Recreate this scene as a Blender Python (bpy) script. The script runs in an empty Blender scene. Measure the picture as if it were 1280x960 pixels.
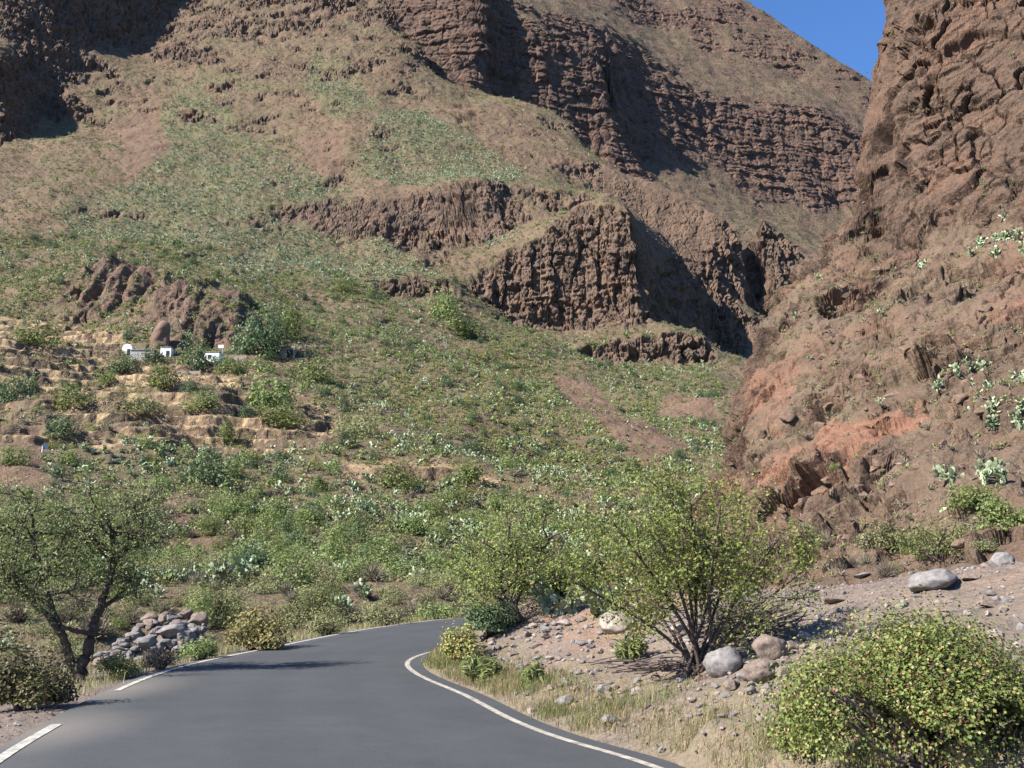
import bpy, math, random
import numpy as np
from mathutils import Vector, noise
random.seed(7); rng = np.random.default_rng(7)
scene = bpy.context.scene
col = scene.collection

# ------------------------------------------------------------------ camera, sky, sun
CAM_H, F, PITCH = 1.6, 1312.0, math.radians(10.15)
cam_d = bpy.data.cameras.new('camera')
cam = bpy.data.objects.new('camera', cam_d); col.objects.link(cam)
cam.location = (0, 0, CAM_H); cam.rotation_euler = (math.pi / 2 + PITCH, 0, 0)
cam_d.sensor_width = 36; cam_d.lens = 36 * F / 1280; cam_d.clip_start = 0.1; cam_d.clip_end = 6000
scene.camera = cam
SUN_AZ = math.atan2(-0.84, -0.40)          # compass angle from +Y towards +X
SUN_EL = math.radians(40)
sun_dir = Vector((math.sin(SUN_AZ) * math.cos(SUN_EL), math.cos(SUN_AZ) * math.cos(SUN_EL), math.sin(SUN_EL)))
world = bpy.data.worlds.new('World'); scene.world = world; world.use_nodes = True
wn = world.node_tree; bg = wn.nodes['Background']
sky = wn.nodes.new('ShaderNodeTexSky'); sky.sky_type = 'NISHITA'; sky.sun_disc = False
sky.sun_elevation = SUN_EL; sky.sun_rotation = SUN_AZ
sky.air_density = 1.3; sky.dust_density = 0.0; sky.ozone_density = 5.0; sky.altitude = 300
tint = wn.nodes.new('ShaderNodeMix'); tint.data_type = 'RGBA'; tint.blend_type = 'MULTIPLY'; tint.inputs[0].default_value = 1; tint.inputs[7].default_value = (0.78, 1.05, 1.45, 1)
wn.links.new(sky.outputs[0], tint.inputs[6]); wn.links.new(tint.outputs[2], bg.inputs[0]); bg.inputs[1].default_value = 0.052
sl = bpy.data.lights.new('sun', 'SUN'); sl.energy = 5.0; sl.angle = math.radians(0.5); sl.color = (1, 0.945, 0.85)
so = bpy.data.objects.new('sun', sl); col.objects.link(so)
so.rotation_euler = sun_dir.to_track_quat('Z', 'Y').to_euler()
scene.view_settings.view_transform = 'Standard'; scene.view_settings.look = 'None'
scene.view_settings.exposure = 1.34; scene.view_settings.gamma = 1
scene.cycles.max_bounces = 4; scene.cycles.diffuse_bounces = 1; scene.cycles.transparent_max_bounces = 4

cp, sp = math.cos(PITCH), math.sin(PITCH)
def at(px, py, Y):
    """survey point: a sight line of the photograph met at Y metres out"""
    u = (px - 640) / F; v = (480 - py) / F
    t = Y / (cp - v * sp)
    return (u * t, Y, CAM_H + t * (sp + v * cp))
def on_level(px, py, z=0.0):
    u = (px - 640) / F; v = (480 - py) / F
    t = (z - CAM_H) / (sp + v * cp)
    return (u * t, t * (cp - v * sp), z)
def project(P):
    d = P[..., 1] * cp + (P[..., 2] - CAM_H) * sp
    u = P[..., 0] / d; v = (-P[..., 1] * sp + (P[..., 2] - CAM_H) * cp) / d
    return 640 + u * F, 480 - v * F, d

# ------------------------------------------------------------------ helpers
def fbm(P, scale, octv=4, off=0.0, basis='PERLIN_ORIGINAL'):
    q = (P.reshape(-1, 3) / np.asarray(scale) + off).tolist()
    f = noise.fractal
    return np.array([f(p, 1.0, 2.0, octv, noise_basis=basis) for p in q], dtype=np.float64).reshape(P.shape[:-1])
def cracks(P, scale, off=0.0):
    q = (P.reshape(-1, 3) / np.asarray(scale) + off).tolist()
    f = noise.voronoi; out = np.empty((len(q), 2))
    cell = noise.cell
    for i, p in enumerate(q):
        d, pts = f(p)
        out[i, 0] = d[1] - d[0]; out[i, 1] = cell(pts[0] * 7.31)
    return out[:, 0].reshape(P.shape[:-1]), out[:, 1].reshape(P.shape[:-1])
def sstep(a, b, x):
    t = np.clip((x - a) / (b - a), 0, 1); return t * t * (3 - 2 * t)
def mesh_np(name, V, Fq, mats, mat_idx=None, smooth=False):
    """V (n,3); Fq list of int arrays (m,k)"""
    me = bpy.data.meshes.new(name)
    V = np.asarray(V, dtype=np.float32).reshape(-1, 3)
    me.vertices.add(len(V)); me.vertices.foreach_set('co', V.ravel())
    Fq = [f for f in Fq if len(f)]
    loops = np.concatenate([f.ravel() for f in Fq]).astype(np.int32)
    tot = np.concatenate([np.full(len(f), f.shape[1], np.int32) for f in Fq])
    st = np.concatenate([[0], np.cumsum(tot)[:-1]]).astype(np.int32)
    me.loops.add(len(loops)); me.loops.foreach_set('vertex_index', loops)
    me.polygons.add(len(tot)); me.polygons.foreach_set('loop_start', st)
    try: me.polygons.foreach_set('loop_total', tot)
    except Exception: pass
    if mat_idx is not None: me.polygons.foreach_set('material_index', np.asarray(mat_idx, np.int32))
    me.polygons.foreach_set('use_smooth', np.full(len(tot), smooth))
    for m in mats: me.materials.append(m)
    me.update(calc_edges=True); me.validate()
    return me
def link(name, me, parent=None, loc=None):
    o = bpy.data.objects.new(name, me); col.objects.link(o)
    if parent: o.parent = parent
    if loc is not None: o.location = loc
    return o
def tag(o, label=None, cat=None, group=None, kind=None):
    if label: o['label'] = label
    if cat: o['category'] = cat
    if group: o['group'] = group
    if kind: o['kind'] = kind
    return o
def empty(name, loc):
    o = bpy.data.objects.new(name, None); col.objects.link(o); o.location = loc; o.empty_display_size = .3
    return o

# ------------------------------------------------------------------ materials
def new_mat(name, rough=0.9):
    m = bpy.data.materials.new(name); m.use_nodes = True
    b = m.node_tree.nodes['Principled BSDF']; b.inputs['Roughness'].default_value = rough
    b.inputs['Specular IOR Level'].default_value = 0.25
    return m, m.node_tree.nodes, m.node_tree.links, b
def ramp(n, stops):
    r = n.new('ShaderNodeValToRGB'); e = r.color_ramp.elements
    while len(e) < len(stops): e.new(0.5)
    for i, (p, c) in enumerate(stops):
        e[i].position = p; e[i].color = (*c, 1) if len(c) == 3 else c
    return r
def tex_noise(n, l, scale, detail=6, rough=0.6, vec=None, dist=0.0):
    t = n.new('ShaderNodeTexNoise'); t.inputs['Scale'].default_value = scale
    t.inputs['Detail'].default_value = detail; t.inputs['Roughness'].default_value = rough
    t.inputs['Distortion'].default_value = dist
    if vec is not None: l.new(vec, t.inputs['Vector'])
    return t
def mixc(n, l, fac, a, b, blend='MIX'):
    m = n.new('ShaderNodeMix'); m.data_type = 'RGBA'; m.blend_type = blend
    for s, v in ((m.inputs[0], fac), (m.inputs[6], a), (m.inputs[7], b)):
        if isinstance(v, (int, float)): s.default_value = v
        elif isinstance(v, tuple): s.default_value = (*v, 1)
        else: l.new(v, s)
    return m.outputs[2]
def mth(n, l, op, a, b=None, clamp=False):
    m = n.new('ShaderNodeMath'); m.operation = op; m.use_clamp = clamp
    for i, v in enumerate((a, b)):
        if v is None: continue
        if isinstance(v, (int, float)): m.inputs[i].default_value = v
        else: l.new(v, m.inputs[i])
    return m.outputs[0]
def bumpn(n, l, b, h, strength, dist):
    bp = n.new('ShaderNodeBump'); bp.inputs['Strength'].default_value = strength; bp.inputs['Distance'].default_value = dist
    l.new(h, bp.inputs['Height']); l.new(bp.outputs[0], b.inputs['Normal'])
def terrain_mat(name, soil, rock, red, tan, green, s):
    """mask attribute: R rock, G low green cover, B red rock, A dry grass. s = size of the grain in metres"""
    m, n, l, b = new_mat(name, 0.95)
    g = n.new('ShaderNodeNewGeometry').outputs['Position']
    a = n.new('ShaderNodeAttribute'); a.attribute_name = 'mask'
    sep = n.new('ShaderNodeSeparateColor'); l.new(a.outputs['Color'], sep.inputs[0])
    n1 = tex_noise(n, l, 1 / (s * 14), 8, 0.65, g); n2 = tex_noise(n, l, 1 / (s * 2.2), 6, 0.7, g); n3 = tex_noise(n, l, 1 / (s * 0.7), 4, 0.7, g)
    def two(c, k=1.35, fac=n1.outputs[0]):
        r = ramp(n, [(0.32, tuple(x / k for x in c)), (0.52, c), (0.72, tuple(min(1, x * k) for x in c))]); l.new(fac, r.inputs[0]); return r.outputs[0]
    soil_c = two(soil, 1.3)
    rock_c = two(rock, 1.45, n2.outputs[0])
    rr = ramp(n, [(0.40, (0.8, 0.72, 0.66)), (0.62, (1.25, 1.0, 0.85))]); l.new(n1.outputs[0], rr.inputs[0])
    rock_c = mixc(n, l, 0.7, rock_c, rr.outputs[0], 'MULTIPLY')
    grc = two(green, 1.35, n2.outputs[0])
    c = mixc(n, l, mth(n, l, 'MULTIPLY', sep.outputs[1], mth(n, l, 'MULTIPLY_ADD', n2.outputs[0], 2.6)), soil_c, grc)
    # MULTIPLY_ADD third input
    for nd in n:
        if nd.type == 'MATH' and nd.operation == 'MULTIPLY_ADD': nd.inputs[2].default_value = -0.75; nd.use_clamp = True
    c = mixc(n, l, a.outputs['Alpha'], c, two(tan, 1.25, n2.outputs[0]))
    c = mixc(n, l, sep.outputs[0], c, rock_c)
    c = mixc(n, l, sep.outputs[2], c, two(red, 1.3, n2.outputs[0]))
    sp2 = ramp(n, [(0.30, (0.5, 0.49, 0.48)), (0.44, (0.95, 0.95, 0.95)), (0.58, (1.05, 1.05, 1.05)), (0.72, (1.7, 1.66, 1.58))]); l.new(n3.outputs[0], sp2.inputs[0])
    c = mixc(n, l, 1.0, c, sp2.outputs[0], 'MULTIPLY')
    l.new(c, b.inputs['Base Color'])
    v = n.new('ShaderNodeTexVoronoi'); v.inputs['Scale'].default_value = 1 / (s * 1.6); l.new(g, v.inputs['Vector'])
    h = mth(n, l, 'ADD', n2.outputs[0], mth(n, l, 'MULTIPLY', v.outputs['Distance'], 0.35))
    h = mth(n, l, 'ADD', h, mth(n, l, 'MULTIPLY', n3.outputs[0], 0.35))
    bumpn(n, l, b, h, 0.9, s * 1.3)
    return m
def leaf_mat(name, stops, rough=0.55, trans=0.25):
    m, n, l, b = new_mat(name, rough)
    g = n.new('ShaderNodeNewGeometry'); oi = n.new('ShaderNodeObjectInfo')
    x = mth(n, l, 'ADD', mth(n, l, 'MULTIPLY', g.outputs['Random Per Island'], 0.85), mth(n, l, 'MULTIPLY', oi.outputs['Random'], 0.15))
    pn = tex_noise(n, l, 2.2, 3, 0.6, n.new('ShaderNodeTexCoord').outputs['Object'])      # young and old growth in patches
    x = mth(n, l, 'ADD', x, mth(n, l, 'MULTIPLY', mth(n, l, 'SUBTRACT', pn.outputs[0], 0.5), 0.9), True)
    r = ramp(n, stops); l.new(x, r.inputs[0])
    hs = n.new('ShaderNodeHueSaturation')
    l.new(mth(n, l, 'MULTIPLY_ADD', oi.outputs['Random'], 0.035), hs.inputs['Hue'])
    for nd in n:
        if nd.type == 'MATH' and nd.operation == 'MULTIPLY_ADD': nd.inputs[2].default_value = 0.483
    l.new(mth(n, l, 'ADD', mth(n, l, 'MULTIPLY', oi.outputs['Random'], 0.4), 0.8), hs.inputs['Value'])
    l.new(r.outputs[0], hs.inputs['Color'])
    l.new(hs.outputs[0], b.inputs['Base Color'])
    if trans:
        t = n.new('ShaderNodeBsdfTranslucent'); l.new(hs.outputs[0], t.inputs[0])
        mx = n.new('ShaderNodeMixShader'); mx.inputs[0].default_value = trans
        l.new(b.outputs[0], mx.inputs[1]); l.new(t.outputs[0], mx.inputs[2])
        l.new(mx.outputs[0], n['Material Output'].inputs[0])
    return m
def flat_mat(name, c, k=1.2, scale=6, rough=0.85, bump=0.0, dist=0.01):
    m, n, l, b = new_mat(name, rough)
    g = n.new('ShaderNodeTexCoord').outputs['Object']
    t = tex_noise(n, l, scale, 8, 0.65, g)
    r = ramp(n, [(0.32, tuple(x / k for x in c)), (0.68, tuple(min(1, x * k) for x in c))]); l.new(t.outputs[0], r.inputs[0])
    l.new(r.outputs[0], b.inputs['Base Color'])
    if bump: bumpn(n, l, b, t.outputs[0], bump, dist)
    return m
SOIL = (0.14, 0.091, 0.061); ROCK = (0.128, 0.096, 0.076); RED = (0.23, 0.13, 0.085); TAN = (0.36, 0.255, 0.145); GREEN = (0.115, 0.125, 0.058)
M = {}
M['hill'] = terrain_mat('scrub_hillside', SOIL, ROCK, RED, TAN, GREEN, 0.55)
M['far'] = terrain_mat('far_mountain_rock', (0.128, 0.084, 0.059), (0.118, 0.083, 0.068), (0.20, 0.118, 0.082), TAN, (0.11, 0.11, 0.058), 1.0)
M['spur'] = terrain_mat('weathered_red_rock', (0.132, 0.091, 0.064), (0.103, 0.074, 0.057), (0.205, 0.105, 0.068), TAN, (0.125, 0.118, 0.062), 0.20)
M['ground'] = terrain_mat('gravelly_earth', (0.18, 0.143, 0.117), (0.175, 0.153, 0.14), (0.25, 0.16, 0.11), (0.23, 0.172, 0.11), (0.11, 0.12, 0.055), 0.05)
M['stone'] = flat_mat('grey_stone', (0.16, 0.148, 0.142), 1.5, 7, 0.9, 0.5, 0.03)
M['red_stone'] = flat_mat('brown_stone', (0.155, 0.118, 0.098), 1.5, 7, 0.9, 0.5, 0.03)
M['pale_stone'] = flat_mat('pale_stone', (0.235, 0.195, 0.17), 1.45, 7, 0.9, 0.5, 0.03)
M['outcrop'] = flat_mat('smooth_brown_rock', (0.16, 0.105, 0.078), 1.35, 0.35, 0.95, 0.6, 0.5)
M['spur_block'] = flat_mat('brown_spur_rock', (0.118, 0.079, 0.058), 1.6, 5, 0.95, 0.6, 0.04)
M['bark'] = flat_mat('dark_bark', (0.075, 0.055, 0.045), 1.5, 14, 0.95, 0.6, 0.01)
M['twig'] = flat_mat('grey_twig', (0.17, 0.135, 0.115), 1.4, 14, 0.95)
M['dead'] = flat_mat('dead_wood', (0.13, 0.10, 0.09), 1.5, 14, 0.95)
M['white'] = flat_mat('white_lime_wall', (0.78, 0.78, 0.77), 1.06, 0.8)
M['greywall'] = flat_mat('grey_plaster', (0.34, 0.33, 0.32), 1.2, 0.8)
M['dark'] = flat_mat('dark_opening', (0.03, 0.028, 0.026), 1.2, 1)
M['roof'] = flat_mat('dusty_roof', (0.30, 0.24, 0.20), 1.2, 1)
M['panel'] = flat_mat('blue_grey_panel', (0.14, 0.19, 0.25), 1.1, 1, 0.4)
M['post'] = flat_mat('grey_post', (0.40, 0.40, 0.38), 1.15, 2)
M['leaf_green'] = leaf_mat('leaf_green', [(0.0, (0.095, 0.13, 0.04)), (0.4, (0.165, 0.21, 0.07)), (0.8, (0.24, 0.28, 0.10)), (1, (0.33, 0.34, 0.14))], 0.5, 0.35)
M['leaf_olive'] = leaf_mat('leaf_olive', [(0.0, (0.13, 0.135, 0.06)), (0.5, (0.215, 0.22, 0.10)), (1, (0.31, 0.30, 0.15))], 0.6, 0.3)
M['leaf_yellow'] = leaf_mat('leaf_spurge', [(0.0, (0.16, 0.165, 0.05)), (0.5, (0.26, 0.26, 0.08)), (1, (0.38, 0.35, 0.13))], 0.6, 0.3)
M['leaf_dark'] = leaf_mat('leaf_dark', [(0.0, (0.055, 0.085, 0.04)), (0.5, (0.095, 0.14, 0.065)), (1, (0.16, 0.20, 0.095))], 0.5, 0.3)
M['leaf_dusky'] = leaf_mat('leaf_dusky', [(0.0, (0.05, 0.04, 0.025)), (0.45, (0.09, 0.085, 0.035)), (0.8, (0.14, 0.15, 0.05)), (1, (0.17, 0.10, 0.06))], 0.5, 0.2)
M['leaf_dry'] = leaf_mat('leaf_dry', [(0.0, (0.11, 0.088, 0.068)), (0.5, (0.18, 0.148, 0.112)), (1, (0.27, 0.23, 0.17))], 0.9, 0.1)
M['pad'] = leaf_mat('cactus_pad', [(0.0, (0.13, 0.165, 0.09)), (0.4, (0.23, 0.275, 0.16)), (0.8, (0.34, 0.39, 0.235)), (0.93, (0.40, 0.44, 0.27)), (1, (0.48, 0.48, 0.30))], 0.5, 0.0)
M['agave'] = leaf_mat('agave_leaf', [(0.0, (0.11, 0.155, 0.125)), (0.6, (0.19, 0.245, 0.20)), (1, (0.30, 0.34, 0.27))], 0.5, 0.0)
M['leaf_bush'] = leaf_mat('leaf_bush', [(0.0, (0.22, 0.10, 0.06)), (0.07, (0.13, 0.085, 0.035)), (0.18, (0.075, 0.115, 0.03)), (0.45, (0.15, 0.215, 0.052)), (0.70, (0.245, 0.29, 0.08)), (0.85, (0.36, 0.35, 0.12)), (0.91, (0.48, 0.36, 0.18)), (0.96, (0.34, 0.15, 0.09)), (1, (0.5, 0.38, 0.28))], 0.45, 0.3)
M['leaf_tree'] = leaf_mat('leaf_tree', [(0.0, (0.14, 0.20, 0.045)), (0.4, (0.25, 0.33, 0.08)), (0.75, (0.36, 0.41, 0.12)), (0.92, (0.46, 0.44, 0.17)), (1, (0.42, 0.27, 0.12))], 0.5, 0.42)
M['leaf_almond'] = leaf_mat('leaf_almond', [(0.0, (0.10, 0.125, 0.045)), (0.5, (0.18, 0.21, 0.08)), (1, (0.28, 0.30, 0.135))], 0.55, 0.35)
M['leaf_rust'] = leaf_mat('leaf_rust', [(0.0, (0.13, 0.145, 0.05)), (0.4, (0.23, 0.235, 0.08)), (0.75, (0.36, 0.31, 0.12)), (1, (0.33, 0.17, 0.095))], 0.6, 0.25)
M['grass_dry'] = leaf_mat('grass_dry', [(0.0, (0.22, 0.17, 0.085)), (0.6, (0.36, 0.28, 0.15)), (1, (0.48, 0.38, 0.22))], 0.8, 0.3)
M['grass_green'] = leaf_mat('grass_green', [(0.0, (0.10, 0.13, 0.04)), (0.6, (0.17, 0.20, 0.07)), (1, (0.27, 0.26, 0.11))], 0.7, 0.3)
M['white_paint'] = flat_mat('worn_white_paint', (0.31, 0.295, 0.26), 1.7, 9, 0.8)
M['edge_paint'] = flat_mat('worn_cream_edge', (0.255, 0.23, 0.195), 1.75, 9, 0.85)
m, n, l, b = new_mat('asphalt', 0.85)
g = n.new('ShaderNodeNewGeometry').outputs['Position']
a1 = tex_noise(n, l, 0.35, 5, 0.6, g); a2 = tex_noise(n, l, 60, 4, 0.7, g)
r = ramp(n, [(0.3, (0.048, 0.051, 0.0545)), (0.7, (0.061, 0.0645, 0.068))]); l.new(a1.outputs[0], r.inputs[0])
r2 = ramp(n, [(0.3, (0.75, 0.75, 0.75)), (0.7, (1.25, 1.25, 1.25))]); l.new(a2.outputs[0], r2.inputs[0])
a3 = tex_noise(n, l, 2.6, 5, 0.7, g); r3 = ramp(n, [(0.3, (0.93, 0.93, 0.93)), (0.7, (1.07, 1.07, 1.07))]); l.new(a3.outputs[0], r3.inputs[0])
vc = n.new('ShaderNodeTexVoronoi'); vc.feature = 'DISTANCE_TO_EDGE'; vc.inputs['Scale'].default_value = 0.32
dm = n.new('ShaderNodeVectorMath'); dm.operation = 'ADD'; l.new(g, dm.inputs[0]); l.new(a3.outputs[1], dm.inputs[1]); l.new(dm.outputs[0], vc.inputs['Vector'])
rc = ramp(n, [(0.0, (0.62, 0.62, 0.62)), (0.006, (1, 1, 1))]); l.new(vc.outputs[0], rc.inputs[0])
ca = mixc(n, l, 1.0, r.outputs[0], r2.outputs[0], 'MULTIPLY'); ca = mixc(n, l, 1.0, ca, r3.outputs[0], 'MULTIPLY'); ca = mixc(n, l, mth(n, l, 'MULTIPLY', a1.outputs[0], 1.0), ca, mixc(n, l, 1.0, ca, rc.outputs[0], 'MULTIPLY'))
trk = n.new('ShaderNodeAttribute'); trk.attribute_name = 'track'; ca = mixc(n, l, mth(n, l, 'MULTIPLY', trk.outputs['Fac'], 0.14), ca, (0.028, 0.029, 0.031))
at_ = n.new('ShaderNodeAttribute'); at_.attribute_name = 'dust'
ca = mixc(n, l, mth(n, l, 'MULTIPLY', at_.outputs['Fac'], mth(n, l, 'ADD', a2.outputs[0], 0.2)), ca, (0.19, 0.165, 0.14))
l.new(ca, b.inputs['Base Color']); bumpn(n, l, b, a2.outputs[0], 0.4, 0.006)
M['asphalt'] = m

# ------------------------------------------------------------------ terrain machinery
class Field:
    """height field: linear radial basis through survey points, kept on a log-polar map around the viewpoint"""
    def __init__(s, pts, th, r, ncg, nrg, maxpts=None):
        p = np.array(pts, dtype=np.float64)
        key = np.round(p[:, :2], 2); _, idx = np.unique(key, axis=0, return_index=True); p = p[idx]
        A = np.hypot(p[:, None, 0] - p[None, :, 0], p[:, None, 1] - p[None, :, 1])
        n_ = len(p); K = np.zeros((n_ + 3, n_ + 3)); K[:n_, :n_] = A
        K[:n_, n_] = 1; K[:n_, n_ + 1:] = p[:, :2]; K[n_:, :n_] = K[:n_, n_:].T
        w = np.linalg.lstsq(K, np.concatenate([p[:, 2], [0, 0, 0]]), rcond=None)[0]
        s.th = np.linspace(math.radians(th[0]), math.radians(th[1]), ncg); s.lr = np.linspace(math.log(r[0]), math.log(r[1]), nrg)
        T, L = np.meshgrid(s.th, s.lr, indexing='ij'); X = np.exp(L) * np.sin(T); Y = np.exp(L) * np.cos(T)
        Z = np.empty_like(X)
        for i in range(ncg):
            Z[i] = np.hypot(X[i][:, None] - p[None, :, 0], Y[i][:, None] - p[None, :, 1]) @ w[:n_] + w[n_] + w[n_ + 1] * X[i] + w[n_ + 2] * Y[i]
        s.X, s.Y, s.Z = X, Y, Z
    def add(s, fn):
        s.Z = fn(s.X, s.Y, s.Z)
    def z(s, th, lr):
        i = np.clip((th - s.th[0]) / (s.th[1] - s.th[0]), 0, len(s.th) - 1.001); j = np.clip((lr - s.lr[0]) / (s.lr[1] - s.lr[0]), 0, len(s.lr) - 1.001)
        a, b_ = i.astype(int), j.astype(int); f, g_ = i - a, j - b_
        Z = s.Z
        return (Z[a, b_] * (1 - f) + Z[a + 1, b_] * f) * (1 - g_) + (Z[a, b_ + 1] * (1 - f) + Z[a + 1, b_ + 1] * f) * g_
    def zxy(s, x, y):
        x = np.asarray(x, float); y = np.asarray(y, float)
        return s.z(np.arctan2(x, y), np.log(np.hypot(x, y)))
    def grid(s, ncol, nrow, kz=1.0, kr=0.5, nf=1400):
        th = np.linspace(s.th[0], s.th[-1], ncol); lr = np.linspace(s.lr[0], s.lr[-1], nf)
        T, L = np.meshgrid(th, lr, indexing='ij'); Z = s.z(T, L); R = np.exp(L)
        ds = np.hypot(kr * np.diff(R, axis=1), kz * np.diff(Z, axis=1)) / R[:, 1:]
        for w in (37, 25):      # neighbouring columns share their spacing, so quads stay square
            c = np.cumsum(np.pad(ds, [(w // 2 + 1, w // 2), (0, 0)], mode='edge'), axis=0); ds = (c[w:] - c[:-w]) / w
        S = np.concatenate([np.zeros((ncol, 1)), np.cumsum(ds, axis=1)], axis=1)
        P = np.empty((ncol, nrow, 3)); u = np.linspace(0, 1, nrow)
        for i in range(ncol):
            q = np.interp(u * S[i, -1], S[i], lr)
            P[i, :, 0] = np.exp(q) * math.sin(th[i]); P[i, :, 1] = np.exp(q) * math.cos(th[i]); P[i, :, 2] = np.interp(q, lr, Z[i])
        return P
def normals(P):
    a = np.gradient(P, axis=0); b_ = np.gradient(P, axis=1)
    N = np.cross(a, b_); N /= np.linalg.norm(N, axis=-1, keepdims=True) + 1e-12
    N[N[..., 2] < 0] *= -1
    return N
def blur(A, n_=1):
    for _ in range(n_):
        Q = np.pad(A, [(1, 1), (1, 1)] + [(0, 0)] * (A.ndim - 2), mode='edge')
        A = (Q[:-2, 1:-1] + Q[2:, 1:-1] + Q[1:-1, :-2] + Q[1:-1, 2:] + 2 * Q[1:-1, 1:-1]) / 6
    return A
def grid_mesh(name, P, mask, mat, wrap=False, facet=None):
    nc, nr = P.shape[:2]
    I = np.arange(nc * nr).reshape(nc, nr)
    if wrap: I = np.vstack([I, I[:1]])
    Q = np.stack([I[:-1, :-1], I[1:, :-1], I[1:, 1:], I[:-1, 1:]], -1).reshape(-1, 4)
    me = mesh_np(name, P.reshape(-1, 3), [Q], [mat], smooth=True)
    if facet is not None:      # broken rock keeps its hard facets
        me.polygons.foreach_set('use_smooth', ~((facet[:-1, :-1] > .5).ravel()))
    at2 = me.attributes.new('mask', 'FLOAT_COLOR', 'POINT'); at2.data.foreach_set('color', np.asarray(mask, np.float32).reshape(-1))
    return link(name, me)
def inpoly(x, y, poly):
    r = np.zeros(np.shape(x), bool); k = len(poly)
    for i in range(k):
        x1, y1 = poly[i]; x2, y2 = poly[(i + 1) % k]
        c = ((y1 > y) != (y2 > y)) & (x < (x2 - x1) * (y - y1) / (y2 - y1 + 1e-12) + x1); r ^= c
    return r
def dens(line, step):
    out = []
    for a, b_ in zip(line[:-1], line[1:]):
        a, b_ = np.array(a, float), np.array(b_, float); k = max(1, int(np.linalg.norm((b_ - a)[:2]) / step))
        out += [a + (b_ - a) * i / k for i in range(k)]
    return out + [np.array(line[-1], float)]
def PX(lst): return [at(*q) for q in lst]
def behind(lst, steps):
    out = []
    for p in lst:
        r = math.hypot(p[0], p[1])
        for dr, dz in steps: out.append((p[0] * (r + dr) / r, p[1] * (r + dr) / r, p[2] + dz))
    return out

# --- hillside: valley slope, terraces, basalt buttress, descending ridge
H1 = []
cols = {
 -250: [(775,38),(700,62),(640,82),(600,96),(560,114),(520,136),(480,158),(440,183),(400,212),(340,252),(280,288),(220,326),(160,376),(110,420),(60,450),(0,480),(-80,520)],
 -60: [(770,40),(700,66),(640,86),(600,100),(560,119),(520,142),(480,162),(440,187),(400,218),(340,257),(280,295),(220,334),(180,365)],
 90: [(770,41),(700,68),(640,89),(600,104),(560,123),(520,146),(480,167),(440,192),(400,224),(340,265),(280,303),(220,344),(170,385),(120,425)],
 250: [(775,42),(700,70),(640,92),(600,108),(560,128),(520,150),(480,172),(440,198),(400,232),(340,275),(290,308),(220,352),(160,400),(100,448),(60,478),(20,505),(-30,535),(-120,590)],
 350: [(770,43),(700,72),(640,95),(600,112),(560,133),(520,157),(480,181),(440,209),(400,240),(340,285),(290,318),(220,356),(160,402),(100,448),(50,487),(0,524),(-60,565)],
 450: [(768,44),(700,75),(640,98),(600,116),(560,138),(520,165),(480,192),(440,222),(400,252),(340,295),(290,325),(200,365),(140,410),(90,452),(40,492),(0,522),(-60,565)],
 530: [(762,46),(700,78),(640,103),(600,122),(560,146),(520,175),(480,203),(440,236),(400,266),(350,300),(200,372),(150,412),(110,450),(60,492),(0,530),(-60,570)],
 600: [(758,48),(700,80),(640,108),(600,130),(560,155),(520,185),(480,215),(440,250),(400,280),(200,380),(160,415),(125,455)],
 700: [(720,74),(660,104),(600,142),(560,172),(520,206),(480,240),(440,275),(410,296),(195,395),(165,430)],
 800: [(700,80),(640,114),(600,148),(560,182),(520,217),(480,254),(455,280)],
 880: [(640,112),(600,146),(560,180),(520,219),(480,262),(460,290)],
 960: [(600,150),(560,185),(500,250),(450,320),(415,380)],
 1060: [(600,160),(520,250),(440,380),(400,470)],
}
for x, rows in cols.items(): H1 += PX([(x, py, Y) for py, Y in rows])
def cliff(bottom, top, step=7):
    H1.extend(dens(PX(bottom), step)); H1.extend(dens(PX(top), step))
# strata ledge below the green fan
cliff([(365,264,329),(430,266,330),(500,263,331),(560,271,331),(612,275,332)], [(368,250,331.5),(430,257,332),(500,255,332.5),(560,245,334),(608,237,335)], 4)
H1 += PX([(420,232,350),(520,228,352),(600,222,358)])
H1 += dens(PX([(440,300,322),(520,298,323),(590,296,325)]), 12)
cliff([(488,370,287),(520,375,288),(556,371,290)], [(490,352,289),(520,343,292),(554,350,293)])
# fluted brown outcrop over the farm
cliff([(190,430,201),(212,437,199),(240,437,200),(270,436,202),(300,432,206),(312,420,210)], [(196,398,212),(214,352,221),(238,352,222),(262,360,221),(285,364,221),(304,378,219)], 4)
cliff([(106,374,229),(130,382,228),(165,380,229),(200,380,230)], [(114,348,238),(132,324,243),(165,334,243),(196,350,240)], 4)
# basalt buttress
bb = [(622,387,301),(645,390,303),(700,392,305),(750,394,304),(797,396,300)]
bt = [(628,334,306),(655,318,308),(700,302,310),(750,290,309),(790,284,306)]
cliff(bb, bt, 5)
H1 += PX([(620,300,325),(700,275,330),(760,262,335),(650,285,327),(745,268,334)])
cliff([(690,268,338),(730,268,340),(765,276,338)], [(690,248,342),(730,240,344),(762,244,342)])
cliff([(806,398,306),(826,405,318),(850,413,332),(875,422,346),(902,432,360),(950,420,388)], [(797,288,309),(812,312,320),(832,334,333),(865,345,347),(905,350,361),(950,366,389)], 5)
# lower band
cliff([(735,446,286),(770,450,287),(830,452,287),(885,456,288)], [(735,428,289),(770,420,290),(830,418,291),(880,424,292)], 5)
H1 += PX([(760,408,299),(830,408,305),(870,413,312),(905,460,300),(900,440,330)])
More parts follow.
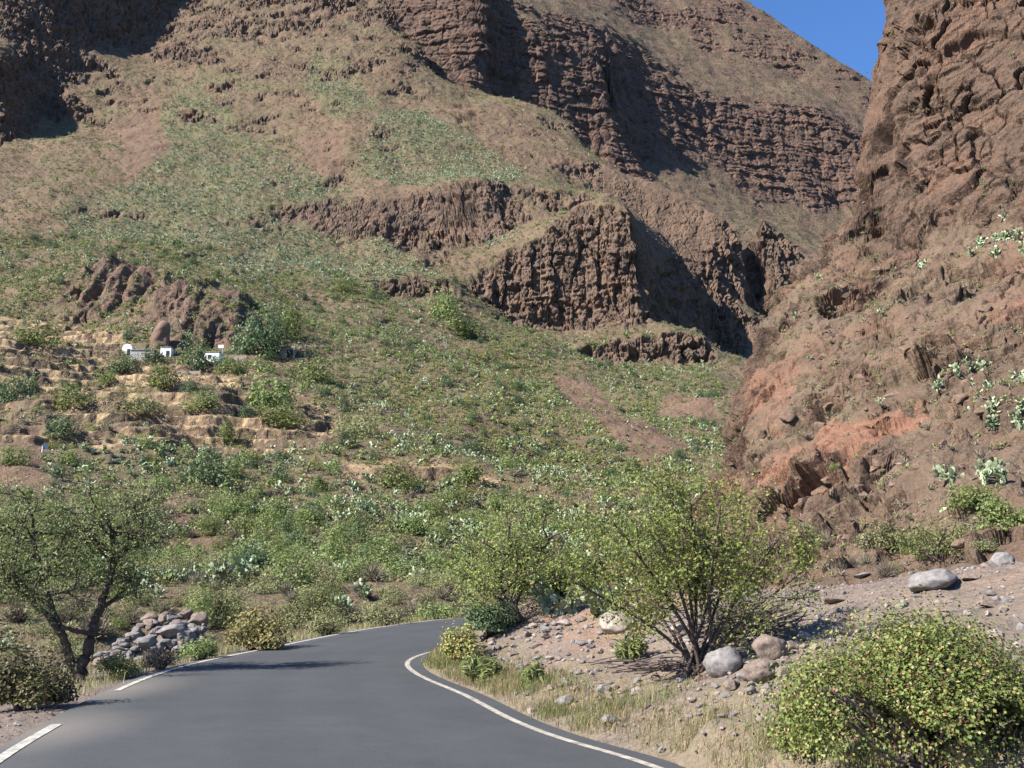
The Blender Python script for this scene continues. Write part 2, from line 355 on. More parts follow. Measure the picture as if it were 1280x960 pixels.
# ledge and tan buttress under the ridge
H1 += PX([(815,306,360),(850,324,364),(900,337,372),(960,345,382)])
cliff([(790,300,372),(830,305,374),(880,318,376),(920,335,377)], [(775,240,388),(815,236,396),(855,247,392),(888,268,386),(915,296,382)], 6)
cliff([(930,335,380),(965,345,380),(1000,355,384)], [(928,300,386),(950,278,390),(985,300,390),(1005,335,388)], 6)
crest = PX([(560,104,478),(600,114,474),(640,126,470),(673,140,464),(705,156,456),(731,170,446),(748,203,426),(780,220,412),(815,233,402),(855,244,396),(888,264,392),(920,297,389),(950,276,394),(985,298,394),(1008,338,392)])
H1 += dens(crest, 8)
H1 += behind(crest, [(14, -9), (35, -28), (80, -55), (140, -80)])
# dark cliffs high on the left
H1 += PX([(20,190,370),(90,178,384),(-80,192,362),(110,110,440),(150,85,455),(210,88,470)])
cliff([(-60,175,380),(6,172,384),(18,166,390),(34,152,402),(52,136,420)], [(-60,80,388),(0,76,390),(11,80,396),(26,88,406),(45,96,424)], 6)
H1 += PX([(0,52,420),(40,54,432),(90,56,450),(150,58,478)])
cliff([(60,26,446),(85,20,460),(130,26,480),(175,22,498),(215,4,518),(245,-22,542)], [(48,-30,452),(80,-48,466),(122,-46,485),(165,-40,503),(205,-50,523),(236,-72,549)], 8)
H1 += PX([(0,-40,455),(60,-90,490),(100,-110,520),(-150,-120,520)])
hill = Field(H1, (-35, 23), (34, 640), 600, 560)
def hill_detail(X, Y, Z):
    R = np.hypot(X, Y); Q = np.stack([X, Y, 0 * X], -1)
    amp = sstep(40, 140, R)
    Z = Z + fbm(Q, 38, 4, 3.1) * (0.4 + 2.6 * amp) + fbm(Q, 8, 4, 9.7) * (0.25 + 0.6 * amp)
    return Z
hill.add(hill_detail)
# stone-walled terraces round the farm (plan outline surveyed from the picture)
def plan(poly, fld):
    out = []
    for px, py in poly:
        rr = np.exp(fld.lr); 
        for a in (0,):
            u = (px - 640) / F; v = (480 - py) / F; dy = cp - v * sp; dz = sp + v * cp
            t = np.linspace(30, 620, 3000); x = u * t; y = dy * t; z_ = CAM_H + dz * t
            hit_ = np.nonzero(fld.zxy(x, y) > z_)[0]
            k = hit_[0] if len(hit_) else len(t) - 1
            out.append((x[k], y[k]))
    return out
TERR = plan([(-260, 395), (90, 392), (200, 455), (330, 470), (420, 520), (420, 560), (300, 568), (90, 556), (-260, 556)], hill)
TERR2 = plan([(420, 575), (600, 585), (600, 612), (420, 606)], hill)
def terrace(X, Y, Z):
    m_ = blur(blur((inpoly(X, Y, TERR) | inpoly(X, Y, TERR2)).astype(float), 4), 3)
    h = 2.4; w = Z + 1.1 * fbm(np.stack([X, Y, 0 * X], -1), 25, 3, 5.5)
    f = w / h; k = np.floor(f); fr = f - k
    zt = (k + 0.12 * fr + 0.88 * sstep(0.74, 0.95, fr)) * h + (Z - w)
    hill.tmask = m_; hill.tfr = fr
    return Z * (1 - m_) + zt * m_
hill.add(terrace)
def patch(P, fld, polys):
    m_ = np.zeros(P.shape[:-1])
    for pl in polys: m_ = np.maximum(m_, inpoly(P[..., 0], P[..., 1], plan(pl, fld)))
    return blur(m_, 4)
def fmap(fld, A, P):
    Z = fld.Z; fld.Z = A; r_ = fld.zxy(P[..., 0], P[..., 1]); fld.Z = Z; return r_
P1 = hill.grid(1000, 1100)
N1 = normals(P1); st1 = blur(np.clip(1 - N1[..., 2], 0, 1), 3)
rock1 = sstep(0.27, 0.45, st1 + 0.12 * fbm(P1, 10, 4, 1.3))
Pz = P1 * np.array([1, 1, 0.22])
ck, cid = cracks(Pz, 2.3, 2.2); ckb, cidb = cracks(P1 * np.array([1, 1, .5]), 6.5, 7.2)
nr1 = fbm(P1, (2.2, 2.2, 2.6), 6, 4.4); nr1b = fbm(P1 * np.array([1, 1, .55]), 11, 4, 8.4)
scale1 = sstep(60, 260, np.hypot(P1[..., 0], P1[..., 1]))
outc = blur(inpoly(P1[..., 0], P1[..., 1], plan([(184,436),(320,434),(316,372),(262,352),(205,342)], hill)).astype(float) + inpoly(P1[..., 0], P1[..., 1], plan([(98,384),(205,384),(205,345),(130,316),(104,345)], hill)), 4)
flute = np.abs(fbm(P1 * np.array([1, .25, .12]), 6.5, 2, 31.0)); flute = np.minimum(flute, .35) / .35
def bedding(P, thick, warp, off, dip=(0, 0)):
    w = (P[..., 2] + dip[0] * P[..., 0] + dip[1] * P[..., 1]) / thick + warp * fbm(P, thick * 6, 4, off)
    f = w - np.floor(w); return sstep(0, .18, f) * (1 - .75 * f) * (0.6 + .8 * fbm(P, thick * 3, 3, off + 9)) - .3
bd1 = bedding(P1, 5.0, .9, 15.0); bd1b = bedding(P1, 1.9, .7, 25.0)
D1 = rock1 * (1 - outc) * scale1 * (1 - .8 * np.clip(fmap(hill, hill.tmask, P1), 0, 1)) * 0.8 * (.7 * nr1b + .9 * nr1 + 1.25 * (cid - .5) + .8 * (np.minimum(ck, .12) / .12 - 1) + 2.5 * bd1 + 1.3 * bd1b + .9 * (cidb - .5) + .6 * (np.minimum(ckb, .1) / .1 - 1)) + (1 - rock1) * (1 - outc) * 0.32 * scale1 * nr1
tanb = blur(inpoly(P1[..., 0], P1[..., 1], plan([(742,215),(812,238),(856,248),(915,300),(880,318),(800,304),(772,262)], hill)).astype(float), 4)
bandb = blur(inpoly(P1[..., 0], P1[..., 1], plan([(355,285),(625,290),(625,225),(355,240)], hill)).astype(float), 5)
D1 = D1 * (1 - .72 * tanb) * (1 - .5 * bandb) + outc * (1.7 * flute - .8 + .9 * nr1 + 1.2 * nr1b)
N1 = blur(N1, 6); N1 /= np.linalg.norm(N1, axis=-1, keepdims=True)
P1 = P1 + N1 * D1[..., None]
tm = np.clip(fmap(hill, hill.tmask, P1), 0, 1); tf = fmap(hill, hill.tfr, P1)
fan_ = patch(P1, hill, [[(205,125),(240,105),(390,215),(470,262),(560,350),(420,360),(250,330),(110,300),(60,260),(170,230)], [(390,60),(440,80),(470,130),(420,150),(380,110)], [(440,215),(475,140),(530,135),(600,180),(655,215),(640,240),(560,246)]])
g1 = 0.55 - .24 * sstep(250, 400, np.hypot(P1[..., 0], P1[..., 1])) * (1 - fan_) + 0.6 * fbm(P1, 24, 5, 6.1) + .35 * fan_
dry = tm * sstep(0.02, 0.1, tf) * (1 - sstep(0.55, 0.7, tf)) * sstep(-0.7, -0.1, fbm(P1, 18, 3, 2.2)) 
rock1 = np.maximum(rock1 * (1 - tm), tm * 0.55 * sstep(0.72, 0.78, tf))
bare1 = patch(P1, hill, [[(365,170),(430,165),(432,222),(400,220)], [(150,150),(195,120),(215,190),(160,225)], [(750,215),(900,270),(930,330),(790,300)],
                        [(690,470),(740,480),(860,560),(800,590)], [(-60,545),(50,545),(60,610),(-60,625)], [(170,668),(260,672),(370,700),(260,700)], [(840,490),(900,500),(890,530),(820,520)], [(440,276),(600,280),(600,292),(440,292)]])
red1 = .45 * patch(P1, hill, [[(-60,250),(80,255),(60,275),(-60,280)], [(500,284),(600,281),(600,288),(500,291)]])
fields = patch(P1, hill, [[(112,558),(150,545),(205,530),(300,522),(395,520),(398,534),(300,545),(235,560),(130,564)], [(420,592),(440,584),(470,583),(468,600),(430,600)], [(594,600),(626,600),(624,614),(596,614)], [(60,500),(150,492),(260,494),(260,504),(120,508)], [(140,468),(300,470),(300,480),(150,478)], [(-60,440),(120,440),(120,450),(-60,450)], [(520,592),(560,590),(560,598),(520,600)]])
dry = np.maximum(dry, fields * 1.1)
mask1 = np.stack([np.clip(rock1 * (1 - .3 * outc) * (1 - .75 * tanb) + .6 * outc, 0, 1), np.clip(g1, 0, 1) * (1 - bare1) * (1 - outc) * (1 - tanb), red1 * 0.6, np.clip(dry * .9, 0, 1)], -1)
o = grid_mesh('hillside', P1, mask1, M['hill'], facet=rock1); tag(o, kind='structure')

# --- far mountain across the side ravine
H2 = PX([(760,190,545),(800,200,545),(850,232,540),(900,262,530),(950,285,520),(1000,310,505),(1040,335,495),(1100,350,490),
         (820,40,700),(900,70,690),(1000,100,700),(700,5,640),(760,-30,720),(640,-60,660),(560,-70,640),(480,-110,640),(300,-170,660),(100,-200,660)])
def cliff2(b_, t_, step=12): H2.extend(dens(PX(b_), step)); H2.extend(dens(PX(t_), step))
cliff2([(540,118,490),(570,122,492),(600,128,494)], [(545,62,502),(575,30,506),(598,-2,508)], 8)
cliff2([(606,124,500),(618,131,508),(632,137,513),(648,142,512),(690,158,516),(735,172,525)], [(602,-2,507),(612,8,511),(626,24,517),(648,42,519),(698,54,527),(760,62,546)], 6)
cliff2([(770,142,556),(830,178,570),(870,190,584),(910,190,598),(960,206,606),(1010,225,612),(1050,262,615)],
       [(762,116,566),(830,104,592),(880,128,606),(920,130,620),(970,140,630),(1030,160,636),(1070,180,640)], 10)
cliff2([(700,72,536),(760,82,562),(840,90,615)], [(700,60,540),(760,70,566),(840,80,619)], 12)
H2 += PX([(640,16,532),(700,30,556),(850,92,628),(950,112,650),(1060,150,662),(1090,150,680)])
sky_l = PX([(820,-60,810),(880,-18,800),(922,2,790),(940,14,786),(960,24,780),(985,40,774),(1010,57,768),(1040,73,760),(1065,88,755),(1090,106,750),(1120,120,745),(1180,150,735)])
H2 += dens(sky_l, 15); H2 += behind(sky_l, [(25, -15), (70, -50), (150, -110)])
H2 += [(-350, 600, 260), (-300, 700, 390), (-200, 640, 380), (500, 600, 100), (420, 750, 150), (0, 1000, 420), (300, 1000, 250)]
far = Field(H2, (-32, 32), (430, 1000), 420, 420)
def far_detail(X, Y, Z):
    Q = np.stack([X, Y, 0 * X], -1)
    return Z + 5.0 * fbm(Q, 60, 4, 1.7) + 1.5 * fbm(Q, 16, 4, 7.7)
far.add(far_detail)
P2 = far.grid(800, 640)
N2 = normals(P2); st2 = blur(np.clip(1 - N2[..., 2], 0, 1), 2)
rock2 = sstep(0.36, 0.50, st2 + 0.10 * fbm(P2, 25, 3, 1.3))
ck, cid = cracks(P2 * np.array([1, 1, .4]), 5, 2.2)
bd2 = bedding(P2, 9.0, .9, 35.0); bd2b = bedding(P2, 3.6, .8, 45.0)
D2 = rock2 * (1.9 * bd2 + 1.2 * bd2b) + 0.32 * rock2 * (2.0 * fbm(P2 * np.array([1, 1, .6]), 18, 4, 4.4) + 2.4 * fbm(P2, 6, 5, 3.3) + 2.2 * (cid - .5) + 1.6 * np.minimum(ck, .35) / .35) + (1 - rock2) * 0.8 * fbm(P2, 7, 4, 5.1)
N2 = blur(N2, 4); N2 /= np.linalg.norm(N2, axis=-1, keepdims=True)
P2 = P2 + N2 * D2[..., None]
px2, py2, _ = project(P2)
red2 = patch(P2, far, [[(755,140),(790,150),(860,192),(1040,262),(1030,330),(860,250),(765,205)]]) * (0.65 + 0.5 * fbm(P2, 30, 3, 2.0))
mask2 = np.stack([rock2, np.clip(0.30 + 0.5 * fbm(P2, 40, 5, 6.1), 0, 1), np.clip(red2, 0, 1) * (1 - .6 * rock2), 0 * rock2], -1)
o = grid_mesh('mountain', P2, mask2, M['far'], facet=rock2); tag(o, kind='structure')

# --- right-hand rock spur
H3 = PX([(860,660,66),(900,640,62),(950,660,52),(1000,690,42),(1050,705,36),(1150,700,31),(1280,690,28),(1420,680,26),(1650,660,24),
 (895,590,75),(960,600,66),(1020,620,55),(1100,620,46),(1200,600,42),(1300,580,40),(1450,550,38),
 (908,520,84),(980,540,74),(1050,540,64),(1120,520,58),(1200,520,53),(1300,500,50),(1450,470,46),
 (926,470,88),(960,455,86),(1020,450,80),(1100,450,72),(1200,430,66),(1300,410,62),(1450,380,58),
 (938,418,94),(990,382,92),(1060,370,88),(1130,350,84),(1220,340,77),(1320,320,72),(1450,290,66),
 (1002,345,100),(1047,285,103),(1100,300,97),(1170,285,91),(1250,275,85),(1350,250,79),(1500,200,72),
 (1066,200,106),(1110,230,99),(1180,220,93),(1260,200,88),(1350,170,84),(1086,150,108),(1150,140,97),(1250,110,92),(1350,80,88),
 (1098,100,109.5),(1140,70,99),(1092,40,110),(1100,-5,111),(1150,0,101),(1200,-20,99),(1280,0,95),(1300,-100,99),(1150,-100,110),(1400,-150,98),(1500,-100,90)])
sil = PX([(1500,-150,100),(1300,-120,104),(1150,-105,113),(1102,-60,113),(1096,-5,113),(1091,40,112),(1097,100,112),(1092,150,111),(1074,200,110),(1048,285,107),(1002,345,105),(960,382,101),(938,420,98),(926,450,94),(928,480,91),(908,522,88),(892,560,84),(885,590,80),(870,620,75)])
H3 += dens(sil, 4)
for p in sil:     # far side of the spur falls steeply to the valley
    r_ = math.hypot(p[0], p[1])
    for dr, dz in ((5, 3), (14, 13), (35, 40), (70, 70)):
        q = (p[0] * (r_ + dr) / r_, p[1] * (r_ + dr) / r_); H3.append((*q, max(float(hill.zxy(*q)) - 2, p[2] - dz)))
    dz = p[2] - float(hill.zxy(p[0], p[1])); w = 1.5 + 0.16 * max(dz, 0)
    if p[0] < 45: H3.append((p[0] - w, p[1] + .3 * w, float(hill.zxy(p[0] - w, p[1])) - 1.5)); H3.append((p[0] - 3 * w - 4, p[1], float(hill.zxy(p[0] - 3 * w - 4, p[1])) - 2))
H3 += [(2, 60, 0), (5, 50, 0.5), (10, 40, 1), (0, 90, 0), (10, 120, -2), (15, 150, -2)]
spur = Field(H3, (4, 40), (24, 190), 520, 520)
def spur_detail(X, Y, Z):
    Q = np.stack([X, Y, Z * 0.6], -1)
    k = sstep(26, 40, np.hypot(X, Y))
    k2 = 1 - .6 * sstep(24, 36, Z)
    return Z + k * k2 * (1.0 * fbm(Q, 9, 4, 1.9) + 0.5 * fbm(Q, 3, 4, 7.1))
spur.add(spur_detail)
P3 = spur.grid(820, 960)
N3 = normals(P3); st3 = blur(np.clip(1 - N3[..., 2], 0, 1), 3)
k3 = sstep(25, 40, np.hypot(P3[..., 0], P3[..., 1]))
rock3 = sstep(0.30, 0.5, st3 + 0.12 * fbm(P3, 6, 3, 1.3))
wob = np.stack([fbm(P3, 5, 3, 2.0), fbm(P3, 5, 3, 12.0), fbm(P3, 5, 3, 22.0)], -1)
ck, cid = cracks(P3 * np.array([1, 1, 0.75]) + 2.2 * wob, 5.0, 5.2)
ck2, cid2 = cracks(P3 * np.array([1, 1, 0.8]) + 0.8 * wob, 1.7, 1.2)
cl3 = sstep(28, 40, P3[..., 2])
rk3 = sstep(-.15, .35, fbm(P3, 10, 4, 61.0))
crk = .38 + .75 * sstep(-.05, .35, fbm(P3, 9, 3, 77.0)); crk2 = .1 + 1.1 * sstep(.0, .35, fbm(P3, 5, 3, 87.0)); _, cid3 = cracks(P3 * np.array([1, 1, .45]) + 3.0 * wob, 9.0, 3.3); cid3 = blur(cid3, 2)
bd3 = bedding(P3, 2.4, 1.3, 55.0, (-.45, .1)); bd3b = bedding(P3, .9, 1.0, 65.0, (-.45, .1))
D3 = k3 * ((.55 + .75 * rk3) * (1 - .55 * cl3) * (1.0 * bd3 + .45 * bd3b) + .5 * cl3 + (0.3 + .75 * rk3 * (1 - cl3) + .2 * rock3 + .5 * cl3) * (crk * (1.1 * (cid - .5) + 1.0 * (np.minimum(ck, .06) / .06 - 1)) + crk2 * (0.5 * (cid2 - .5) + 0.5 * (np.minimum(ck2, .09) / .09 - 1)) + .9 * (cid3 - .5)) + (0.3 + .2 * rock3) * (1 - .5 * cl3) * fbm(P3, 1.6, 6, 3.3) + .35 * cl3 * fbm(P3, 9, 3, 6.6))
N3 = blur(N3, 8); N3 /= np.linalg.norm(N3, axis=-1, keepdims=True)
P3 = P3 + N3 * D3[..., None]
redp = patch(P3, spur, [[(905,590),(960,600),(1080,560),(1165,505),(1150,485),(1060,520),(960,560),(905,565)], [(930,455),(1000,440),(980,540),(935,510)], [(1230,370),(1300,350),(1300,400),(1240,400)]])
red3 = np.clip(redp * (0.55 + 0.9 * fbm(P3, 3, 4, 1.1)) + 0.25 * sstep(0.0, 0.5, fbm(P3, 7, 3, 8.2)), 0, 1)
mask3 = np.stack([np.clip(rock3 + .3 * cl3 + .5 * rk3, 0, 1), np.clip(0.12 + 0.6 * fbm(P3, 8, 4, 6.1), 0, 1) * (1 - .8 * cl3), red3, 0 * rock3], -1)
o = grid_mesh('rock_spur', P3, mask3, M['spur'], facet=np.maximum(rock3, np.maximum(cl3, rk3))); tag(o, kind='structure')

# --- road edges (level ground, metres)
LE = [(5.0, -22), (1.6, -10), (-0.9, -3), (-2.4, 2), (-3.6, 6)] + [on_level(*q)[:2] for q in [(0,945),(70,905),(135,868),(190,845),(250,828),(340,810),(440,790),(510,780),(580,773)]] + [(3, 39.5), (8, 41.5), (16, 43)]
RE = [(11, -21), (7.2, -9.5), (5, -4), (3.5, 1), (2.3, 5)] + [on_level(*q)[:2] for q in [(820,957),(740,937),(650,905),(585,870),(535,850),(512,835),(515,825),(545,815)]] + [(-0.9, 23.5), (0.9, 28), (4, 32.5), (9, 36), (16, 38)]
def spline(pts, nseg):
    p = np.array(pts, float); d = np.concatenate([[0], np.cumsum(np.linalg.norm(np.diff(p, axis=0), axis=1))])
    t = np.linspace(0, d[-1], nseg); out = np.empty((nseg, 2))
    q = np.vstack([2 * p[0] - p[1], p, 2 * p[-1] - p[-2]])
    for i, s in enumerate(t):
        k = min(np.searchsorted(d, s, side='right') - 1, len(p) - 2); f = (s - d[k]) / (d[k + 1] - d[k])
        a, b_, c, e = q[k], q[k + 1], q[k + 2], q[k + 3]
        m1 = (c - a) / 2; m2 = (e - b_) / 2
        out[i] = (2 * f**3 - 3 * f**2 + 1) * b_ + (f**3 - 2 * f**2 + f) * m1 + (-2 * f**3 + 3 * f**2) * c + (f**3 - f**2) * m2
    return out
Ls, Rs = spline(LE, 400), spline(RE, 400)
for _ in range(30):
    for S_ in (Ls, Rs): S_[1:-1] = S_[1:-1] * .5 + (S_[:-2] + S_[2:]) * .25
def offs(S_, d):
    t = np.gradient(S_, axis=0); t /= np.linalg.norm(t, axis=1, keepdims=True)
    return S_ + np.stack([t[:, 1], -t[:, 0]], 1) * d      # + = to the right of travel
# --- near ground and gravel bank
H4 = [(p[0], p[1], 0) for p in Ls[::6]] + [(p[0], p[1], 0) for p in Rs[::6]]
H4 += [(p[0], p[1], 0) for p in (Ls[::10] + Rs[::10]) / 2]
H4 += [(p[0], p[1], 0.05) for p in offs(Rs, 0.35)[::6]]
H4 += [(p[0], p[1], -0.03) for p in offs(Ls, -0.5)[::8]] + [(p[0], p[1], -0.15) for p in offs(Ls, -1.8)[60::8]] + [(p[0], p[1], -0.6) for p in offs(Ls, -4.5)[150::10]] + [(p[0], p[1], -1.6) for p in offs(Ls, -9)[150::12]]
H4 += PX([(760,830,14.3),(700,795,17.5),(900,826,11.6),(880,742,17),(800,742,19),(760,744,19.8),(700,748,20.5),(640,756,20.6),(605,778,20.6),(580,800,20.0),(570,818,18.6),(660,800,18.2),(985,748,16.5),(1060,730,15.5),(1165,722,14),(1280,712,12.5),(1450,700,11),
          (1000,890,8.2),(880,900,9.3),(820,880,10.6),(1100,920,7.1),(1280,940,6.3),(1280,830,8.3),(1100,800,10.5),(980,800,12.8),(700,850,13.4),(640,840,15.2),(600,820,17.8)])
H4 += [(4, 4, .5), (6, 3, 1.0), (8, 0, 1.4), (9, -6, 1.6), (7, 7, 1.5), (12, 8, 1.9), (8, 18, 1.25), (12, 15, 1.7), (5, 24, .9), (10, 26, 1.4), (18, 22, 2.4), (22, 14, 3), (30, 0, 4), (16, 30, 1.2), (24, 28, 3.0), (30, 30, 5), (20, -25, 3), (0.6, 22.8, .7), (4, 20.5, 1.15), (2.2, 22.4, .85), (-0.3, 22.2, .5)]
H4 += [(-12, 10, -.4), (-8, 4, -.1), (-12, -10, 0), (-30, 0, -1), (-30, 30, -2.2), (-20, 45, -2), (0, 48, -1.6), (20, 50, -1.0), (-8, 40, -1.7), (12, 47, -0.6), (-45, -20, 0), (0, -50, 0), (40, -40, 4), (-14, 24, -1.0), (-10, 30, -1.4), (40, 48, 6), (0, 60, -2.4), (-30, 55, -2.5)]
near = Field(H4, (-180, 180), (1.2, 62), 900, 330)
LR = np.vstack([Ls, Rs[::-1]])
road_in = blur(blur(inpoly(near.X, near.Y, [tuple(q) for q in np.vstack([offs(Ls, -.15), offs(Rs, .25)[::-1]])[::2]]).astype(float)), 1)
def near_detail(X, Y, Z):
    Q = np.stack([X, Y, 0 * X], -1)
    d = 0.16 * fbm(Q, 1.6, 5, 2.2) + 0.05 * fbm(Q, 0.35, 4, 6.2)
    k = 0.3 + 0.7 * sstep(0.1, 0.5, Z)
    zz = Z + d * k
    return zz * (1 - road_in) + (-0.03) * road_in
near.add(near_detail)
P4 = near.grid(1500, 420, kz=1.0, kr=0.35, nf=700)
P4 = P4[:-1]
N4 = normals(P4)
tanm = sstep(-0.1, 0.4, fbm(P4, 2.6, 4, 3.0) + 0.1)
px4, py4, d4 = project(P4)
dl = np.full(P4.shape[:2], 99.0)
for q in offs(Rs, 0.9)[100::4]: dl = np.minimum(dl, np.hypot(P4[..., 0] - q[0], P4[..., 1] - q[1]))
verge = 1 - sstep(0.5, 1.2, dl)
left = P4[..., 0] < -4
red4 = (~left) * sstep(0.0, 0.5, fbm(P4, 3.1, 3, 9.0)) * 0.7 * (1 - verge)
mask4 = np.stack([sstep(-.05, .3, fbm(P4, 1.4, 4, 8.8)) * .7, np.clip(verge * .5 + .25 * (np.hypot(P4[..., 0], P4[..., 1]) > 26), 0, 1), red4, np.clip(verge * .32 + .22 * tanm * (~left), 0, 1)], -1)
o = grid_mesh('ground', P4, mask4, M['ground'], wrap=True); tag(o, kind='structure')

# --- road surface and its painted edges
def strip(name, A, B, z, mat, cols_=1, kind='structure', crown=0):
    n_ = len(A); k = cols_ + 1
    W = np.linspace(0, 1, k)
    V = np.concatenate([np.concatenate([A[:, None] * (1 - w) + B[:, None] * w, np.full((n_, 1, 1), z + crown * math.sin(math.pi * w))], -1) for w in W], 1)
    I = np.arange(n_ * k).reshape(n_, k)
    Q = np.stack([I[:-1, :-1], I[:-1, 1:], I[1:, 1:], I[1:, :-1]], -1).reshape(-1, 4)
    me = mesh_np(name, V.reshape(-1, 3), [Q], [mat]); o = link(name, me); o['kind'] = kind
    return o, V
road, RV = strip('road', offs(Ls, -.12), offs(Rs, .22), 0.012, M['asphalt'], 24, crown=0.03)
dv = RV.reshape(-1, 3)
c0 = np.array(on_level(150, 862)[:2]); c1 = np.array(on_level(60, 915)[:2])
dseg = np.minimum(np.hypot(dv[:, 0] - c0[0], (dv[:, 1] - c0[1]) * .5), np.hypot(dv[:, 0] - c1[0], (dv[:, 1] - c1[1]) * .6))
dust = .75 * np.clip(1.1 - dseg / .95, 0, 1) + 0.25 * np.tile(np.clip(1 - np.abs(np.linspace(0, 1, 25)) * 8, 0, 1), 400)
at3 = road.data.attributes.new('dust', 'FLOAT', 'POINT'); at3.data.foreach_set('value', np.clip(dust, 0, 1).astype(np.float32))
u_ = np.linspace(0, 1, 25); tr_ = sum(np.exp(-((u_ - c_) / .055) ** 2) for c_ in (.17, .40, .62, .84))
at4 = road.data.attributes.new('track', 'FLOAT', 'POINT'); at4.data.foreach_set('value', np.tile(tr_, 400).astype(np.float32))
i0 = int(np.argmin(np.hypot(*(Ls - np.array(on_level(72, 905)[:2])).T))); i1 = int(np.argmin(np.hypot(*(Ls - np.array(on_level(138, 866)[:2])).T)))
strip('road_marking', Ls[:i0], offs(Ls, .11)[:i0], 0.022, M['white_paint'])
strip('road_marking', Ls[i1:], offs(Ls, .09)[i1:], 0.022, M['white_paint'])
strip('road_marking', offs(Rs, -.085), Rs, 0.022, M['edge_paint'])

# ------------------------------------------------------------------ survey helper: what does a sight line meet
FIELDS = {'hill': P1, 'far': P2, 'spur': P3, 'near': P4}
BUF = np.full((430, 330), 1e9); PRJ = {}
for k_, P in FIELDS.items():
    x_, y_, d_ = project(P); x_, y_, d_ = x_.ravel(), y_.ravel(), d_.ravel()
    ok = (d_ > .5) & (x_ > -200) & (x_ < 1480) & (y_ > -200) & (y_ < 1160); PRJ[k_] = (x_, y_, d_, ok)
    ins = ok & (x_ > 0) & (x_ < 1280) & (y_ > 0) & (y_ < 960)
    np.minimum.at(BUF, ((x_[ins] / 3).astype(int), (y_[ins] / 3).astype(int)), d_[ins])
def hit(px, py, fld=None, rad=5):
    best = None
    for k_, P in FIELDS.items():
        if fld and k_ != fld: continue
        x_, y_, d_, ok = PRJ[k_]
        w = np.nonzero(ok & (np.abs(x_ - px) < rad) & (np.abs(y_ - py) < rad))[0]
        if len(w) == 0: continue
        dm = d_[w].min(); w = w[d_[w] < dm * 1.05 + .3]
        j = w[np.argmin((x_[w] - px) ** 2 + (y_[w] - py) ** 2)]
        if best is None or d_[j] < best[0]: best = (d_[j], P.reshape(-1, 3)[j])
    if best is None: return hit(px, py, fld, rad * 3) if rad < 100 else np.array(at(px, py, 60))
    return best[1].copy()
def seen(p, h=0.5):
    x_, y_, d_ = project(np.array([p[0], p[1], p[2] + h]))
    if not (2 < x_ < 1278 and 2 < y_ < 958): return False
    return d_ < BUF[int(x_ / 3), int(y_ / 3)] * 1.02 + 1.0
def px2m(p): return float(project(np.asarray(p, float))[2]) / F

# ------------------------------------------------------------------ plant shapes (numpy, origin at the foot)
def frame_of(N):
    a = np.cross(N, np.array([0.3, 0.2, 1.0]) + 1e-3); a /= np.linalg.norm(a, axis=1, keepdims=True) + 1e-9
    return a, np.cross(N, a)
def leaf_quads(C, N, L, W, rg):
    n_ = len(C); a, b_ = frame_of(N); t = rg.uniform(0, 2 * math.pi, n_)[:, None]
    u = a * np.cos(t) + b_ * np.sin(t); v = np.cross(N, u)
    L = np.broadcast_to(L, n_)[:, None]; W = np.broadcast_to(W, n_)[:, None]
    V = np.stack([C - u * L * .5, C + v * W * .5 + N * L * .06, C + u * L * .5, C - v * W * .5 + N * L * .06], 1)
    return V.reshape(-1, 3), np.arange(4 * n_).reshape(-1, 4)
def unit(rg, n_):
    v = rg.normal(size=(n_, 3)); return v / np.linalg.norm(v, axis=1, keepdims=True)
def dome_leaves(rg, n_, L, W, wid=.5, hgt=.5, lumps=10, jag=.35, fill=.5):
    """foliage of a bush: leaves over and inside a cluster of uneven lumps"""
    K = unit(rg, lumps); K[:, 2] = np.abs(K[:, 2]) * .9 + .1
    K *= rg.uniform(.35, .75, (lumps, 1)); R = rg.uniform(.28, .52, lumps)
    i = rg.integers(0, lumps, n_); d = unit(rg, n_); rr = rg.uniform(fill, 1, n_) ** .5 * (1 + jag * rg.normal(size=n_) * .4)
    C = K[i] + d * (R[i] * rr)[:, None]
    C[:, 2] = np.abs(C[:, 2]) + .02
    C *= np.array([wid, wid, hgt]) / .95
    N = d + rg.normal(size=(n_, 3)) * .55 + np.array([0, 0, .45]); N /= np.linalg.norm(N, axis=1, keepdims=True)
    return leaf_quads(C, N, L * rg.uniform(.7, 1.3, n_), W * rg.uniform(.7, 1.3, n_), rg)
